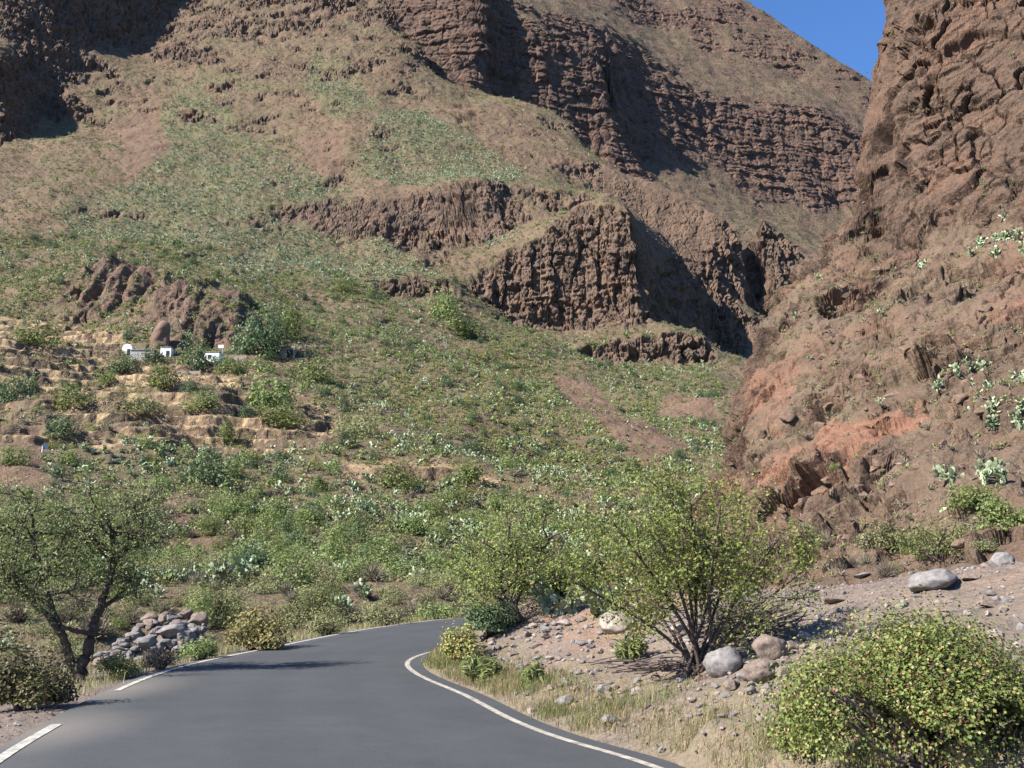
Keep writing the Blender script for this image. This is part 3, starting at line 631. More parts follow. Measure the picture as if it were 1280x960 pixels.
def pads(rg, n_, size, wid=.5, hgt=.5, k=8):
    """prickly pear: flat oval pads set on one another"""
    base = []; V = []; Q = []
    ang = np.linspace(0, 2 * math.pi, k, endpoint=False)
    for i in range(n_):
        if i < max(3, n_ // 8): p = np.array([rg.uniform(-.1, .1) * wid, rg.uniform(-.1, .1) * wid, 0.0]); up = np.array([p[0] * .8, p[1] * .8, 1.0])
        else:
            q, u_ = base[rg.integers(0, len(base))]; p = q; up = u_ * .6 + np.array([p[0] / wid * .6, p[1] / wid * .6, .35]) + rg.normal(size=3) * .5
        up /= np.linalg.norm(up); L = size * rg.uniform(.75, 1.25)
        a, b_ = frame_of(up[None]); t = rg.uniform(0, 2 * math.pi); s_ = a[0] * math.cos(t) + b_[0] * math.sin(t); nrm = np.cross(up, s_)
        if p[2] + up[2] * L > hgt * 2.1 or np.hypot(*(p + up * L)[:2]) > wid * 1.15: continue
        c = p + up * L * .5; w_ = L * .33
        rim = c + np.cos(ang)[:, None] * up * L * .5 + (np.sin(ang) * (1 + .25 * np.cos(ang)))[:, None] * s_ * w_
        o_ = len(V) and sum(len(x) for x in V)
        V.append(np.vstack([rim, c + nrm * L * .06, c - nrm * L * .06]))
        j = np.arange(k); Q.append(np.concatenate([np.stack([o_ + j, o_ + (j + 1) % k, np.full(k, o_ + k)], 1), np.stack([o_ + (j + 1) % k, o_ + j, np.full(k, o_ + k + 1)], 1)]))
        base.append((p + up * L * .95, up))
    return np.vstack(V), np.vstack(Q)
def agave(rg, n_, wid=.5, hgt=.5):
    V = []; Q = []
    for i in range(n_):
        a = i * 2.4 + rg.uniform(-.2, .2); el = 0.25 + 1.15 * (i / n_) ; L = wid * rg.uniform(.85, 1.1)
        d = np.array([math.cos(a) * math.cos(el), math.sin(a) * math.cos(el), math.sin(el)]); s_ = np.array([-math.sin(a), math.cos(a), 0]); w = L * .11
        p0 = d * .03; p1 = d * L * .55; p2 = d * L + np.array([0, 0, -.12 * L * math.cos(el)])
        o_ = len(V) * 6
        V.append([p0 - s_ * w * .6, p0 + s_ * w * .6, p1 - s_ * w + [0, 0, w * .5], p1 + s_ * w + [0, 0, w * .5], p2 - s_ * w * .05, p2 + s_ * w * .05])
        Q += [[o_, o_ + 1, o_ + 3, o_ + 2], [o_ + 2, o_ + 3, o_ + 5, o_ + 4]]
    return np.array(V).reshape(-1, 3), np.array(Q)
def twigs(rg, n_, wid=.5, hgt=.8, w=.02):
    a = rg.uniform(0, 2 * math.pi, n_); el = rg.uniform(.25, 1.5, n_); L = rg.uniform(.55, 1.1, n_)
    d = np.stack([np.cos(a) * np.cos(el) * wid, np.sin(a) * np.cos(el) * wid, np.sin(el) * hgt], 1)
    st = d * rg.uniform(0, .6, n_)[:, None]; en = st + (d + rg.normal(size=(n_, 3)) * .22) * (L * .55)[:, None]
    s_ = np.cross(d, unit(rg, n_)); s_ /= np.linalg.norm(s_, axis=1, keepdims=True) + 1e-9
    V = np.stack([st - s_ * w * .5, st + s_ * w * .5, en + s_ * w * .2, en - s_ * w * .2], 1).reshape(-1, 3)
    V[:, 2] = np.maximum(V[:, 2], -.03)
    return V, np.arange(4 * n_).reshape(-1, 4)
def tube(path, radii, k=6):
    path = np.asarray(path, float); n_ = len(path); T = np.gradient(path, axis=0); T /= np.linalg.norm(T, axis=1, keepdims=True) + 1e-9
    a, b_ = frame_of(T); ang = np.linspace(0, 2 * math.pi, k, endpoint=False)
    V = path[:, None] + (a[:, None] * np.cos(ang)[None, :, None] + b_[:, None] * np.sin(ang)[None, :, None]) * np.asarray(radii)[:, None, None]
    I = np.arange(n_ * k).reshape(n_, k); J = np.roll(I, -1, 1)
    return V.reshape(-1, 3), np.stack([I[:-1], J[:-1], J[1:], I[1:]], -1).reshape(-1, 4)
class Bag:
    def __init__(s): s.V = []; s.Q = {}; s.n = 0; s.mi = {}
    def add(s, V, Q, mi=0):
        Q = np.asarray(Q); s.V.append(np.asarray(V, np.float32)); k = Q.shape[1]
        s.Q.setdefault(k, []).append(Q + s.n); s.mi.setdefault(k, []).append(np.full(len(Q), mi)); s.n += len(V)
    def mesh(s, name, mats, smooth=False):
        ks = sorted(s.Q); return mesh_np(name, np.vstack(s.V), [np.vstack(s.Q[k]) for k in ks], mats, np.concatenate([np.concatenate(s.mi[k]) for k in ks]), smooth)
KIND = {   # name: (builder at high detail, builder at low detail, material)
 'leafy_shrub': (lambda g: dome_leaves(g, 1100, .062, .036, .5, .72, 13, .45), lambda g: dome_leaves(g, 46, .20, .13, .47, .62, 9), 'leaf_green'),
 'grey_green_shrub': (lambda g: dome_leaves(g, 1000, .06, .032, .52, .55, 15, .5), lambda g: dome_leaves(g, 40, .19, .12, .49, .5, 9), 'leaf_olive'),
 'spurge_bush': (lambda g: dome_leaves(g, 900, .062, .035, .5, .52, 18, .15, .8), lambda g: dome_leaves(g, 36, .2, .15, .46, .46, 9, .1, .8), 'leaf_yellow'),
 'prickly_pear': (lambda g: pads(g, 120, .17, .5, .40), lambda g: pads(g, 24, .27, .48, .40, 6), 'pad'),
 'agave': (lambda g: agave(g, 24), lambda g: agave(g, 9), 'agave'),
 'dry_bush': (lambda g: twigs(g, 420, .55, .62, .022), lambda g: twigs(g, 30, .5, .5, .09), 'leaf_dry'),
 'dark_shrub': (lambda g: dome_leaves(g, 1100, .065, .04, .48, .8, 11, .4), lambda g: dome_leaves(g, 44, .21, .14, .45, .62, 8), 'leaf_dark'),
}
PROTO = {}
for i_, (k_, (hi, lo, mt)) in enumerate(KIND.items()):
    hs_ = []
    for v_ in range(4):
        V, Q = hi(np.random.default_rng(100 + 10 * i_ + v_)); hs_.append(mesh_np(k_, V, [Q], [M[mt]]))
    PROTO[k_] = (hs_, [lo(np.random.default_rng(500 + 10 * i_ + v_)) for v_ in range(10)], M[mt])

# ------------------------------------------------------------------ where things grow
def varea(P):
    a = np.gradient(P, axis=0); b_ = np.gradient(P, axis=1); return np.abs(a[..., 0] * b_[..., 1] - a[..., 1] * b_[..., 0])
def smooth_poly(P, fld, polys, n_=12):
    m_ = np.zeros(P.shape[:-1])
    for pl in polys: m_ = np.maximum(m_, inpoly(P[..., 0], P[..., 1], plan(pl, fld)))
    return blur(m_, n_)
R1 = np.hypot(P1[..., 0], P1[..., 1]); A1 = varea(P1)
steep = sstep(.25, .40, st1)
soft = (1 - 0.93 * steep) * (1 - .93 * np.clip(bare1, 0, 1)) * sstep(36, 44, R1)
fanA = smooth_poly(P1, hill, [[(205,125),(240,105),(390,215),(470,262),(560,350),(420,360),(250,330),(110,300),(60,260),(170,230)], [(390,60),(440,80),(470,130),(420,150),(380,110)]])
fanB = smooth_poly(P1, hill, [[(440,215),(475,140),(530,135),(600,180),(655,215),(640,240),(560,246)], [(600,255),(660,255),(640,300),(590,310)]])
low = smooth_poly(P1, hill, [[(-200,300),(100,290),(330,330),(620,380),(900,450),(900,720),(-250,780)]])
spg = smooth_poly(P1, hill, [[(520,450),(640,430),(770,510),(800,560),(700,580),(560,540),(480,500)]])
blue = smooth_poly(P1, hill, [[(630,545),(660,540),(720,556),(790,545),(790,560),(720,572),(650,560)], [(90,570),(260,575),(260,590),(90,585)], [(110,520),(150,530),(140,540)]], 6)
nz = [0.5 + 0.9 * fbm(P1, s_, 3, o_) for s_, o_ in ((22, 3.3), (16, 13.3), (28, 23.3), (12, 33.3), (20, 43.3), (14, 53.3))]
nz = [np.clip(q, 0, 1) ** 1.6 for q in nz]
farf = 1 - 0.45 * sstep(240, 420, R1)
tread = (1 - .9 * np.clip(dry, 0, 1)) * (1 - .6 * tm)
nearb = .72 + 1.0 * (1 - sstep(70, 120, R1))
dens1 = {
 'leafy_shrub': soft * tread * nearb * (0.095 * low * (.3 + nz[0] * 2) + .03 * nz[0]),
 'grey_green_shrub': soft * tread * (nearb * 0.34 * low * (.3 + nz[1] * 2) + 0.40 * farf * (.35 + nz[1] * 1.5)),
 'spurge_bush': soft * (0.42 * spg + nearb * .12 * low * nz[2] + .02 * nz[2]),
 'prickly_pear': soft * tread * (nearb * 0.22 * low * nz[3] * 2 + 0.62 * fanA * (.35 + nz[3] * 1.2) + .65 * fanB + .02 * nz[3]),
 'agave': soft * (0.6 * blue + .025 * fanB + .03 * low * nz[4]),
 'dry_bush': (soft + .25 * steep) * (.16 * (.2 + nz[5] * 1.6)),
 'dark_shrub': soft * tread * (.016 * low * nz[4] * 2 + .006 * nz[4]),
}
SIZE = {'leafy_shrub': (.9, 3.6), 'grey_green_shrub': (.7, 2.2), 'spurge_bush': (.9, 1.8), 'prickly_pear': (.7, 1.9), 'agave': (.9, 1.7), 'dry_bush': (.7, 1.6), 'dark_shrub': (1.2, 3.6)}
def pick(P, A, D, g):
    w = (A * D).ravel(); n_ = int(w.sum()); i = g.choice(len(w), size=n_, p=w / w.sum())
    p = P.reshape(-1, 3)[i].copy(); p[:, :2] += g.normal(size=(n_, 2)) * .25; return p
def region(px, py, fld):
    if fld == 'spur': return 'on the red rock spur right of the road' if py > 330 else 'under the tall cliff on the right'
    if py < 330: return 'on the green fan below the upper cliffs' if px < 420 else 'on the steep slope above the basalt band'
    if px < 470 and py < 470: return 'on the slope round the white farmhouse'
    if px < 470 and py < 580: return 'on the dry terraces below the farmhouse'
    if px > 560 and py < 570: return 'in the valley below the basalt buttress'
    if py < 620: return 'on the mid slope below the terraces'
    return 'on the low slope beyond the road bend'
WORD = {'leafy_shrub': ('bushy mid green shrub', 'shrub'), 'grey_green_shrub': ('low grey green shrub', 'shrub'), 'spurge_bush': ('domed yellow green spurge bush', 'bush'),
        'prickly_pear': ('pale green prickly pear clump', 'cactus'), 'agave': ('blue green agave rosette', 'agave'), 'dry_bush': ('leafless grey brown bush', 'bush'), 'dark_shrub': ('dark green upright shrub', 'shrub')}
PL = {k_: 'grey brown bushes' if k_ == 'dry_bush' else k_.replace('_', ' ') + ('es' if k_.endswith('bush') else 's') for k_ in KIND}
cover = Bag(); cmats = [PROTO[k_][2] for k_ in KIND]
def place(k_, p, s_, g, fld='hill', hs=1.0, label=None, sink=.05):
    o = link(k_, PROTO[k_][0][g.integers(0, 4)]); o.location = (p[0], p[1], p[2] - sink * s_); o.scale = (s_ * g.uniform(.9, 1.15), s_ * g.uniform(.9, 1.15), s_ * hs * g.uniform(.85, 1.15))
    o.rotation_euler = (0, 0, g.uniform(0, 6.28)); x_, y_, _ = project(np.asarray(p, float)); rg_ = region(x_, y_, fld)
    sz = 'small ' if s_ < 1.15 else ('large ' if s_ > 2.0 else '')
    tag(o, label or f'{sz}{WORD[k_][0]} {rg_}', WORD[k_][1], f'{PL[k_]} {rg_}')
    return o
def low_into(bag, k_, p, s_, g, mi, hs=1.0):
    V, Q = PROTO[k_][1][g.integers(0, 10)]; a = g.uniform(0, 6.28); c, s2 = math.cos(a), math.sin(a)
    W = V * np.array([s_, s_, s_ * hs]); W = np.stack([W[:, 0] * c - W[:, 1] * s2 + p[0], W[:, 0] * s2 + W[:, 1] * c + p[1], W[:, 2] + p[2] - .06 * s_], 1)
    bag.add(W, Q, mi)
def scatter(dd, P, A, SZ, bag, fld, most, g, minpx=0):
    for mi, k_ in enumerate(KIND):
        if k_ not in dd: continue
        pts = pick(P, A, dd[k_], g); n_ = len(pts)
        s_ = SZ[k_][0] + (SZ[k_][1] - SZ[k_][0]) * g.beta(1.3, 2.6, n_)
        d_ = np.linalg.norm(pts - [0, 0, CAM_H], axis=1); order = np.argsort(-s_ / d_); cnt = 0
        for i in order:
            if cnt < most.get(k_, 0) and s_[i] / d_[i] * F > minpx and seen(pts[i], s_[i] * .4):
                place(k_, pts[i], s_[i], g, fld); cnt += 1
            else: low_into(bag, k_, pts[i], s_[i], g, mi)
g1_ = np.random.default_rng(31)
scatter(dens1, P1, A1, SIZE, cover, 'hill', {'leafy_shrub': 240, 'grey_green_shrub': 285, 'spurge_bush': 285, 'prickly_pear': 260, 'agave': 260, 'dry_bush': 270, 'dark_shrub': 200}, g1_)
tag(link('hillside_scrub', cover.mesh('hillside_scrub', cmats)), 'low scrub and cactus cover thickly dotted over the hillside', 'scrub', kind='stuff')
# far mountain scrub
A2 = varea(P2); soft2 = 1 - .85 * sstep(.25, .4, st2)
bag = Bag(); scatter({'grey_green_shrub': soft2 * .045, 'dark_shrub': soft2 * .012 + .004, 'dry_bush': soft2 * .02}, P2, A2, {'grey_green_shrub': (1.2, 2.8), 'dark_shrub': (1.5, 3.2), 'dry_bush': (1.2, 2.4)}, bag, 'far', {}, g1_)
tag(link('mountain_scrub', bag.mesh('mountain_scrub', cmats)), 'sparse grey green scrub dotting the far mountain', 'scrub', kind='stuff')
# spur tufts
A3 = varea(P3); soft3 = (1 - .85 * sstep(.42, .6, st3)) * k3 * (P3[..., 1] > 20) * (1 - np.clip(redp, 0, 1) * .9); ns = np.clip(.5 + 1.0 * fbm(P3, 6, 3, 71), 0, 1) ** 2; ns2 = np.clip(.5 + 1.0 * fbm(P3, 8, 3, 91), 0, 1) ** 2
bag = Bag(); scatter({'leafy_shrub': soft3 * .06 * ns, 'grey_green_shrub': soft3 * (.9 * ns + .3), 'dry_bush': soft3 * (1.0 * ns2 + .4), 'spurge_bush': soft3 * .15 * ns2, 'prickly_pear': soft3 * .03 * ns2}, P3, A3, {'leafy_shrub': (.4, 1.1), 'grey_green_shrub': (.3, 1.0), 'dry_bush': (.3, .9), 'spurge_bush': (.3, .9), 'prickly_pear': (.5, 1.2)}, bag, 'spur', {'leafy_shrub': 40, 'grey_green_shrub': 10, 'dry_bush': 20, 'prickly_pear': 30}, g1_)
tag(link('spur_scrub', bag.mesh('spur_scrub', cmats)), 'tufts of dry and grey green scrub on the rock spur', 'scrub', kind='stuff')

# ------------------------------------------------------------------ rocks
def rock_mesh(name, g, mats, elong=(1, .8, .7), sub=4, rough=.10, cuts=15, lims=(.27, .43)):
    import bmesh
    bm = bmesh.new(); bmesh.ops.create_icosphere(bm, subdivisions=sub, radius=.5)
    V = np.array([v.co[:] for v in bm.verts]); off = g.uniform(0, 90)
    dirs = unit(g, cuts); lim = g.uniform(*lims, cuts)
    for d_, l_ in zip(dirs, lim):
        h_ = V @ d_; V -= np.maximum(h_ - l_, 0)[:, None] * d_
    V *= (1 + rough * fbm(V, .3, 5, off))[:, None]; V = V * np.array(elong)
    for v, c in zip(bm.verts, V): v.co = c
    me = bpy.data.meshes.new(name); bm.to_mesh(me); bm.free(); me.materials.append(mats)
    for p in me.polygons: p.use_smooth = sub > 3
    return me
gr = np.random.default_rng(77)
def smooth_rock(g, m_):
    return rock_mesh('boulder', g, m_, (1, g.uniform(.75, .95), g.uniform(.62, .8)), 4, .12, 6, (.36, .46))
RKB = {m_: [smooth_rock(gr, M[m_]) for _ in range(3)] for m_ in ('stone', 'red_stone', 'pale_stone')}
RK = {m_: [rock_mesh('rock', gr, M[m_], (1, gr.uniform(.7, .95), gr.uniform(.55, .85))) for _ in range(6)] for m_ in ('stone', 'red_stone', 'pale_stone')}
def rock(px, py, wpx, label, group=None, mat='stone', hk=1.0, name='rock', p=None):
    """foot of the rock seen at (px, py)"""
    p = hit(px, py) if p is None else p
    s_ = wpx * px2m(p); o = link(name, RKB[mat][gr.integers(0, 3)] if name == 'boulder' else RK[mat][gr.integers(0, 6)]); o.location = (p[0], p[1] + s_ * .25, p[2] + s_ * .22 * hk); o.scale = (s_, s_, s_ * hk)
    o.rotation_euler = (gr.uniform(-.25, .25), gr.uniform(-.25, .25), gr.uniform(0, 6.28)); return tag(o, label, {'rock': 'rock', 'boulder': 'boulder', 'rock_block': 'rock'}.get(name, 'stone'), group)
for q in [(1171, 736, 68, 'broad rounded grey boulder on the gravel crest, largest there', None, 'stone', .62), (1257, 709, 34, 'rounded grey boulder on the crest at the right picture edge', None, 'stone', 1.0),
          (906, 843, 52, 'smooth grey boulder at the foot of the multi stemmed tree', None, 'stone', 1.1), (968, 825, 46, 'upright brownish boulder beside the brushwood heap', None, 'red_stone', 1.3),
          (955, 850, 52, 'flat grey brown boulder leaning below the upright one', None, 'red_stone', .8), (772, 790, 56, 'pale pinkish boulder half buried in the bank top', None, 'pale_stone', .8)]:
    rock(*q[:4], q[4], q[5], q[6], name='boulder')
for q in [(1078, 723, 26, 'stone', .6), (1243, 760, 38, 'red_stone', .6), (1215, 726, 30, 'red_stone', .7), (1045, 755, 40, 'red_stone', .35), (1018, 742, 18, 'stone', .7)]:
    rock(q[0], q[1], q[2], 'low stone lying on the bare gravel crest', 'stones on the gravel crest', q[3], q[4])
for q in [(800, 765, 26, 'pale_stone'), (822, 775, 30, 'pale_stone'), (750, 770, 22, 'pale_stone'), (728, 778, 20, 'red_stone'), (703, 782, 22, 'pale_stone'), (680, 790, 18, 'stone'), (660, 795, 18, 'stone'), (640, 800, 16, 'red_stone'), (718, 803, 12, 'stone'),
          (845, 790, 28, 'pale_stone'), (868, 800, 26, 'stone'), (800, 812, 14, 'stone'), (727, 808, 18, 'stone'), (738, 812, 14, 'stone'), (618, 812, 18, 'stone')]:
    rock(q[0], q[1], q[2], 'rough stone among the stones along the bank top', 'stones along the bank top', q[3], .75)
for q in [(760, 868, 26, 'stone'), (764, 908, 30, 'stone'), (707, 884, 30, 'stone'), (748, 900, 16, 'pale_stone'), (573, 828, 24, 'stone'), (745, 872, 12, 'stone'), (690, 862, 14, 'red_stone'), (800, 885, 12, 'red_stone'), (835, 870, 14, 'stone'), (850, 905, 10, 'pale_stone'), (660, 870, 12, 'stone'), (722, 842, 14, 'stone'), (650, 838, 16, 'stone')]:
    rock(q[0], q[1], q[2], 'grey stone lying on the bank slope above the verge', 'stones on the bank slope', q[3], .8)
gq = np.random.default_rng(88)
for i_ in range(240):
    px_ = gq.uniform(590, 985); top = 770 if px_ < 700 else 752; py_ = gq.uniform(top + 8, min(930, 842 + (px_ - 590) * .22))
    rock(px_, py_, gq.uniform(7, 17), 'small angular stone among the rubble on the bank slope', 'rubble stones on the bank', ['stone', 'red_stone', 'pale_stone', 'red_stone'][i_ % 4], .75, 'rubble_stone')
for q in [(930, 852, 26, 'stone'), (985, 845, 30, 'red_stone'), (912, 862, 24, 'red_stone'), (940, 868, 22, 'stone'), (990, 815, 26, 'red_stone'), (925, 825, 20, 'red_stone'), (1005, 800, 26, 'pale_stone'), (1000, 860, 22, 'stone'), (895, 860, 16, 'stone'), (965, 870, 20, 'red_stone'), (940, 800, 22, 'pale_stone')]:
    rock(q[0], q[1], q[2], 'rough stone tumbled round the boulders by the brushwood heap', 'stones round the brushwood', q[3], .85)
# rock pile across the road
def heap_stone(px_, py_, w_, mt, lb, grp='stones in the roadside rock heap'):
    p = np.array(at(px_, py_, 20.9 + .012 * (830 - py_) + .004 * (px_ - 120))); p[2] = max(p[2], float(near.zxy(p[0], p[1])))
    rock(0, 0, w_, lb, grp, mt, .8, 'heap_stone', p=p)
for px_, py_, w_, mt, lb in [(207, 800, 48, 'stone', 'largest grey stone on the roadside rock heap'), (234, 804, 38, 'stone', 'second large grey stone at the right of the rock heap'), (243, 782, 36, 'red_stone', 'brown stone on top at the right of the rock heap'), (206, 778, 34, 'red_stone', 'brown stone on top in the middle of the rock heap'), (178, 812, 40, 'stone', 'long grey stone at the left of the largest heap stone')]: heap_stone(px_, py_, w_, mt, lb, None)
for i_ in range(105):
    px_ = gr.uniform(118, 262); t = (px_ - 118) / 144; top = 822 - 52 * sstep(0, .6, t) + 12 * sstep(.85, 1, t)
    heap_stone(px_, gr.uniform(top, 836 - 12 * t), gr.uniform(12, 27), ['stone', 'stone', 'red_stone'][i_ % 3], 'small grey or brown stone in the rock heap beyond the left road edge')
# core of the heap: earth the stones lie on
V = []; pc = [(at(118, 828, 21.2), .3), (at(150, 824, 21.4), .7), (at(185, 815, 21.6), 1.0), (at(215, 812, 22), 1.05), (at(245, 812, 22.4), .8), (at(262, 815, 22.8), .3)]
pathp = np.array([q[0] for q in pc]); pathp[:, 2] = [float(near.zxy(*q[:2])) - .1 for q in pathp]
V, Q = tube(pathp, [.15, .3, .45, .5, .4, .15], 14); V = V + (unit(gr, len(V)) * .06); o = link('earth_mound', mesh_np('earth_mound', V, [Q], [M['red_stone']], smooth=True)); tag(o, kind='structure')

# pebbles: gravel on bank, shoulder and crest
bag = Bag(); tet = [rock_mesh('gravel', gr, M['stone'], (1, .8, .6), 1, .2) for _ in range(5)]
tv = []
for me in tet:
    v = np.empty(len(me.vertices) * 3); me.vertices.foreach_get('co', v); f = np.array([p.vertices[:] for p in me.polygons]); tv.append((v.reshape(-1, 3), f)); bpy.data.meshes.remove(me)
dR = np.full(P4.shape[:2], 99.0); dL = np.full(P4.shape[:2], 99.0); inr = inpoly(P4[..., 0], P4[..., 1], [tuple(q) for q in np.vstack([offs(Ls, -.25), offs(Rs, .3)[::-1]])[::2]])
Rd = np.hypot(P4[..., 0], P4[..., 1]); fr4 = (P4[..., 1] > 4) & (Rd < 30) & (np.abs(P4[..., 0]) < P4[..., 1] * .75)
A4 = varea(P4)
wgt = A4 * fr4 * (~inr) * np.where(P4[..., 0] > -2.5, np.clip(.45 + fbm(P4, 1.5, 3, 4.2), .22, 1) * (1 - .3 * verge), .5 * (Rd < 16))
ip = np.random.default_rng(5).choice(wgt.size, 13000, p=wgt.ravel() / wgt.sum()); pp = P4.reshape(-1, 3)[ip]
for p in pp:
    v, f = tv[gr.integers(0, 5)]; s_ = .02 + .15 * gr.beta(1, 6); a = gr.uniform(0, 6.28); c, s2 = math.cos(a), math.sin(a); w = v * s_
    bag.add(np.stack([w[:, 0] * c - w[:, 1] * s2 + p[0] + gr.normal() * .05, w[:, 0] * s2 + w[:, 1] * c + p[1] + gr.normal() * .05, w[:, 2] + p[2] + s_ * .1], 1), f, int(gr.integers(0, 3)))
wb = A4 * fr4 * (~inr) * (P4[..., 0] > -2.2) * (Rd < 23) * (1 - .8 * verge) * np.clip(.4 + fbm(P4, 1.1, 3, 44.2), .05, 1)
for p in P4.reshape(-1, 3)[np.random.default_rng(6).choice(wb.size, 1500, p=wb.ravel() / wb.sum())]:
    v, f = tv[gr.integers(0, 5)]; s_ = .06 + .2 * gr.beta(1, 4); a = gr.uniform(0, 6.28); c, s2 = math.cos(a), math.sin(a); w = v * s_
    bag.add(np.stack([w[:, 0] * c - w[:, 1] * s2 + p[0], w[:, 0] * s2 + w[:, 1] * c + p[1], w[:, 2] * 1.2 + p[2] + s_ * .05], 1), f, int(gr.integers(0, 3)))
tag(link('gravel', bag.mesh('gravel', [M['stone'], M['red_stone'], M['pale_stone']])), 'loose gravel and pebbles over the bank and road shoulder', 'gravel', kind='stuff')

def scree(P, W, n_, smin, smax, name, label, mats, g):
    i = g.choice(W.size, n_, p=W.ravel() / W.sum()); bag = Bag()
    for p in P.reshape(-1, 3)[i]:
        v, f = tv[g.integers(0, 5)]; s_ = smin + (smax - smin) * g.beta(1, 5); a = g.uniform(0, 6.28); c, s2 = math.cos(a), math.sin(a); w = v * s_
        bag.add(np.stack([w[:, 0] * c - w[:, 1] * s2 + p[0], w[:, 0] * s2 + w[:, 1] * c + p[1], w[:, 2] * 1.2 + p[2] + s_ * .1], 1), f, int(g.integers(0, len(mats))))
    tag(link(name, bag.mesh(name, mats)), label, 'scree', kind='stuff')
scree(P1, A1 * (1 - steep) * sstep(40, 60, R1) * (1 + 3 * steep), 9000, .25, 1.3, 'scree', 'loose brown stones scattered over the hillside', [M['red_stone'], M['outcrop'], M['stone']], np.random.default_rng(201))
scree(P3, A3 * k3 * (P3[..., 1] > 24), 7000, .07, .7, 'scree', 'loose brown stones scattered over the rock spur', [M['spur_block'], M['outcrop'], M['spur_block']], np.random.default_rng(202))
RK['spur_block'] = [rock_mesh('rock', gr, M['spur_block'], (1, gr.uniform(.7, .95), gr.uniform(.55, .85))) for _ in range(6)]
for i_ in range(90):
    px_ = gq.uniform(915, 1276); py_ = gq.uniform(max(330, 640 - (px_ - 890) * 1.6), 690)
    p = hit(px_, py_, 'spur'); o = rock(0, 0, gq.uniform(9, 34), 'rough brown block bedded in the slope of the red rock spur', 'blocks bedded in the spur', 'spur_block', .8, 'rock_block', p=p); o.location.z -= .22 * o.scale[0]
for i_ in range(60):
    px_ = gq.uniform(20, 860); py_ = gq.uniform(590, 760)
    p = hit(px_, py_, 'hill'); o = rock(0, 0, gq.uniform(8, 24), 'brown boulder among the scrub on the low slope beyond the road', 'boulders among the low scrub', ['spur_block', 'red_stone', 'spur_block'][i_ % 3], .7, 'slope_rock', p=p); o.location.z -= .15 * o.scale[0]
# ------------------------------------------------------------------ grass
def blades(n_, P, W, mats, hmin, hmax, name, label, g, lean=.5, clump=0):
    i = g.choice(W.size, n_ // max(1, clump) if clump else n_, p=W.ravel() / W.sum()); p = P.reshape(-1, 3)[i]
    if clump: p = np.repeat(p, clump, 0) + np.concatenate([g.normal(size=(len(p) * clump, 2)) * .07, np.zeros((len(p) * clump, 1))], 1); n_ = len(p)
    else: p = p + np.concatenate([g.normal(size=(n_, 2)) * .06, np.zeros((n_, 1))], 1)
    h = g.uniform(hmin, hmax, n_); a = g.uniform(0, 6.28, n_); w = g.uniform(.0012, .0026, n_) * (1 + .05 * np.hypot(p[:, 0], p[:, 1]))
    d = np.stack([np.cos(a), np.sin(a), 0 * a], 1); s_ = np.stack([-np.sin(a), np.cos(a), 0 * a], 1); ln = (g.uniform(.1, 1, n_) * lean)[:, None]
    m1 = p + d * (h * .5)[:, None] * ln * .5 + np.array([0, 0, 1]) * (h * .6)[:, None]; e = p + d * h[:, None] * ln + np.array([0, 0, 1]) * (h * .95)[:, None]
    V = np.stack([p - s_ * w[:, None], p + s_ * w[:, None], m1 + s_ * w[:, None] * .7, m1 - s_ * w[:, None] * .7, e], 1).reshape(-1, 3)
    b0 = np.arange(n_)[:, None] * 5; Q = b0 + np.array([[0, 1, 2, 3]]); T = b0 + np.array([[3, 2, 4]])
    mi = np.concatenate([np.arange(n_) % len(mats)] * 2)
    o = link(name, mesh_np(name, V, [T, Q], mats, mi)); return tag(o, label, 'grass', kind='stuff')
vz = np.exp(-((dl - .35) / .55) ** 2) * (dl < 90)
ngr = np.clip(.5 + 1.1 * fbm(P4, 1.2, 3, 14.2), .05, 1)
dR2 = np.full(P4.shape[:2], 99.0)
for q in offs(Rs, 0.55)[100::4]: dR2 = np.minimum(dR2, np.hypot(P4[..., 0] - q[0], P4[..., 1] - q[1]))
right_ = (~inr) & fr4 & (P4[..., 0] > -2.4)
Wd = A4 * right_ * (np.exp(-(dR2 / .38) ** 2) * ngr * (P4[..., 1] < 22) + .10 * np.exp(-(((P4[..., 0] - 1.9) / 1.2) ** 2 + ((P4[..., 1] - 7.2) / 1.0) ** 2)))
blades(16000, P4, Wd, [M['grass_dry'], M['grass_dry'], M['grass_green']], .03, .15, 'dry_grass', 'dry straw coloured grass along the right verge and bank', np.random.default_rng(9), 1.3, 7)
Wg = A4 * right_ * (P4[..., 1] < 22) * np.exp(-(dR2 / .42) ** 2) * np.clip(fbm(P4, .9, 3, 33.2) + .1, 0, 1)
blades(9000, P4, Wg, [M['grass_green']], .04, .15, 'green_grass', 'green grass tufts beside the right road edge', np.random.default_rng(10), 1.2, 10)
dLl = np.full(P4.shape[:2], 99.0)
for q in offs(Ls, -.9)[150::4]: dLl = np.minimum(dLl, np.hypot(P4[..., 0] - q[0], P4[..., 1] - q[1]))
Wl = A4 * (~inr) * (P4[..., 1] > 14.5) * (P4[..., 0] < 6) * (P4[..., 1] < 46) * np.exp(-(dLl / 1.3) ** 2) * ((P4[..., 0] < -1.5) | (P4[..., 1] > 34))
blades(9000, P4, Wl, [M['grass_dry'], M['grass_green']], .06, .22, 'verge_grass', 'mixed dry and green grass beyond the left road edge', np.random.default_rng(11), .6, 9)

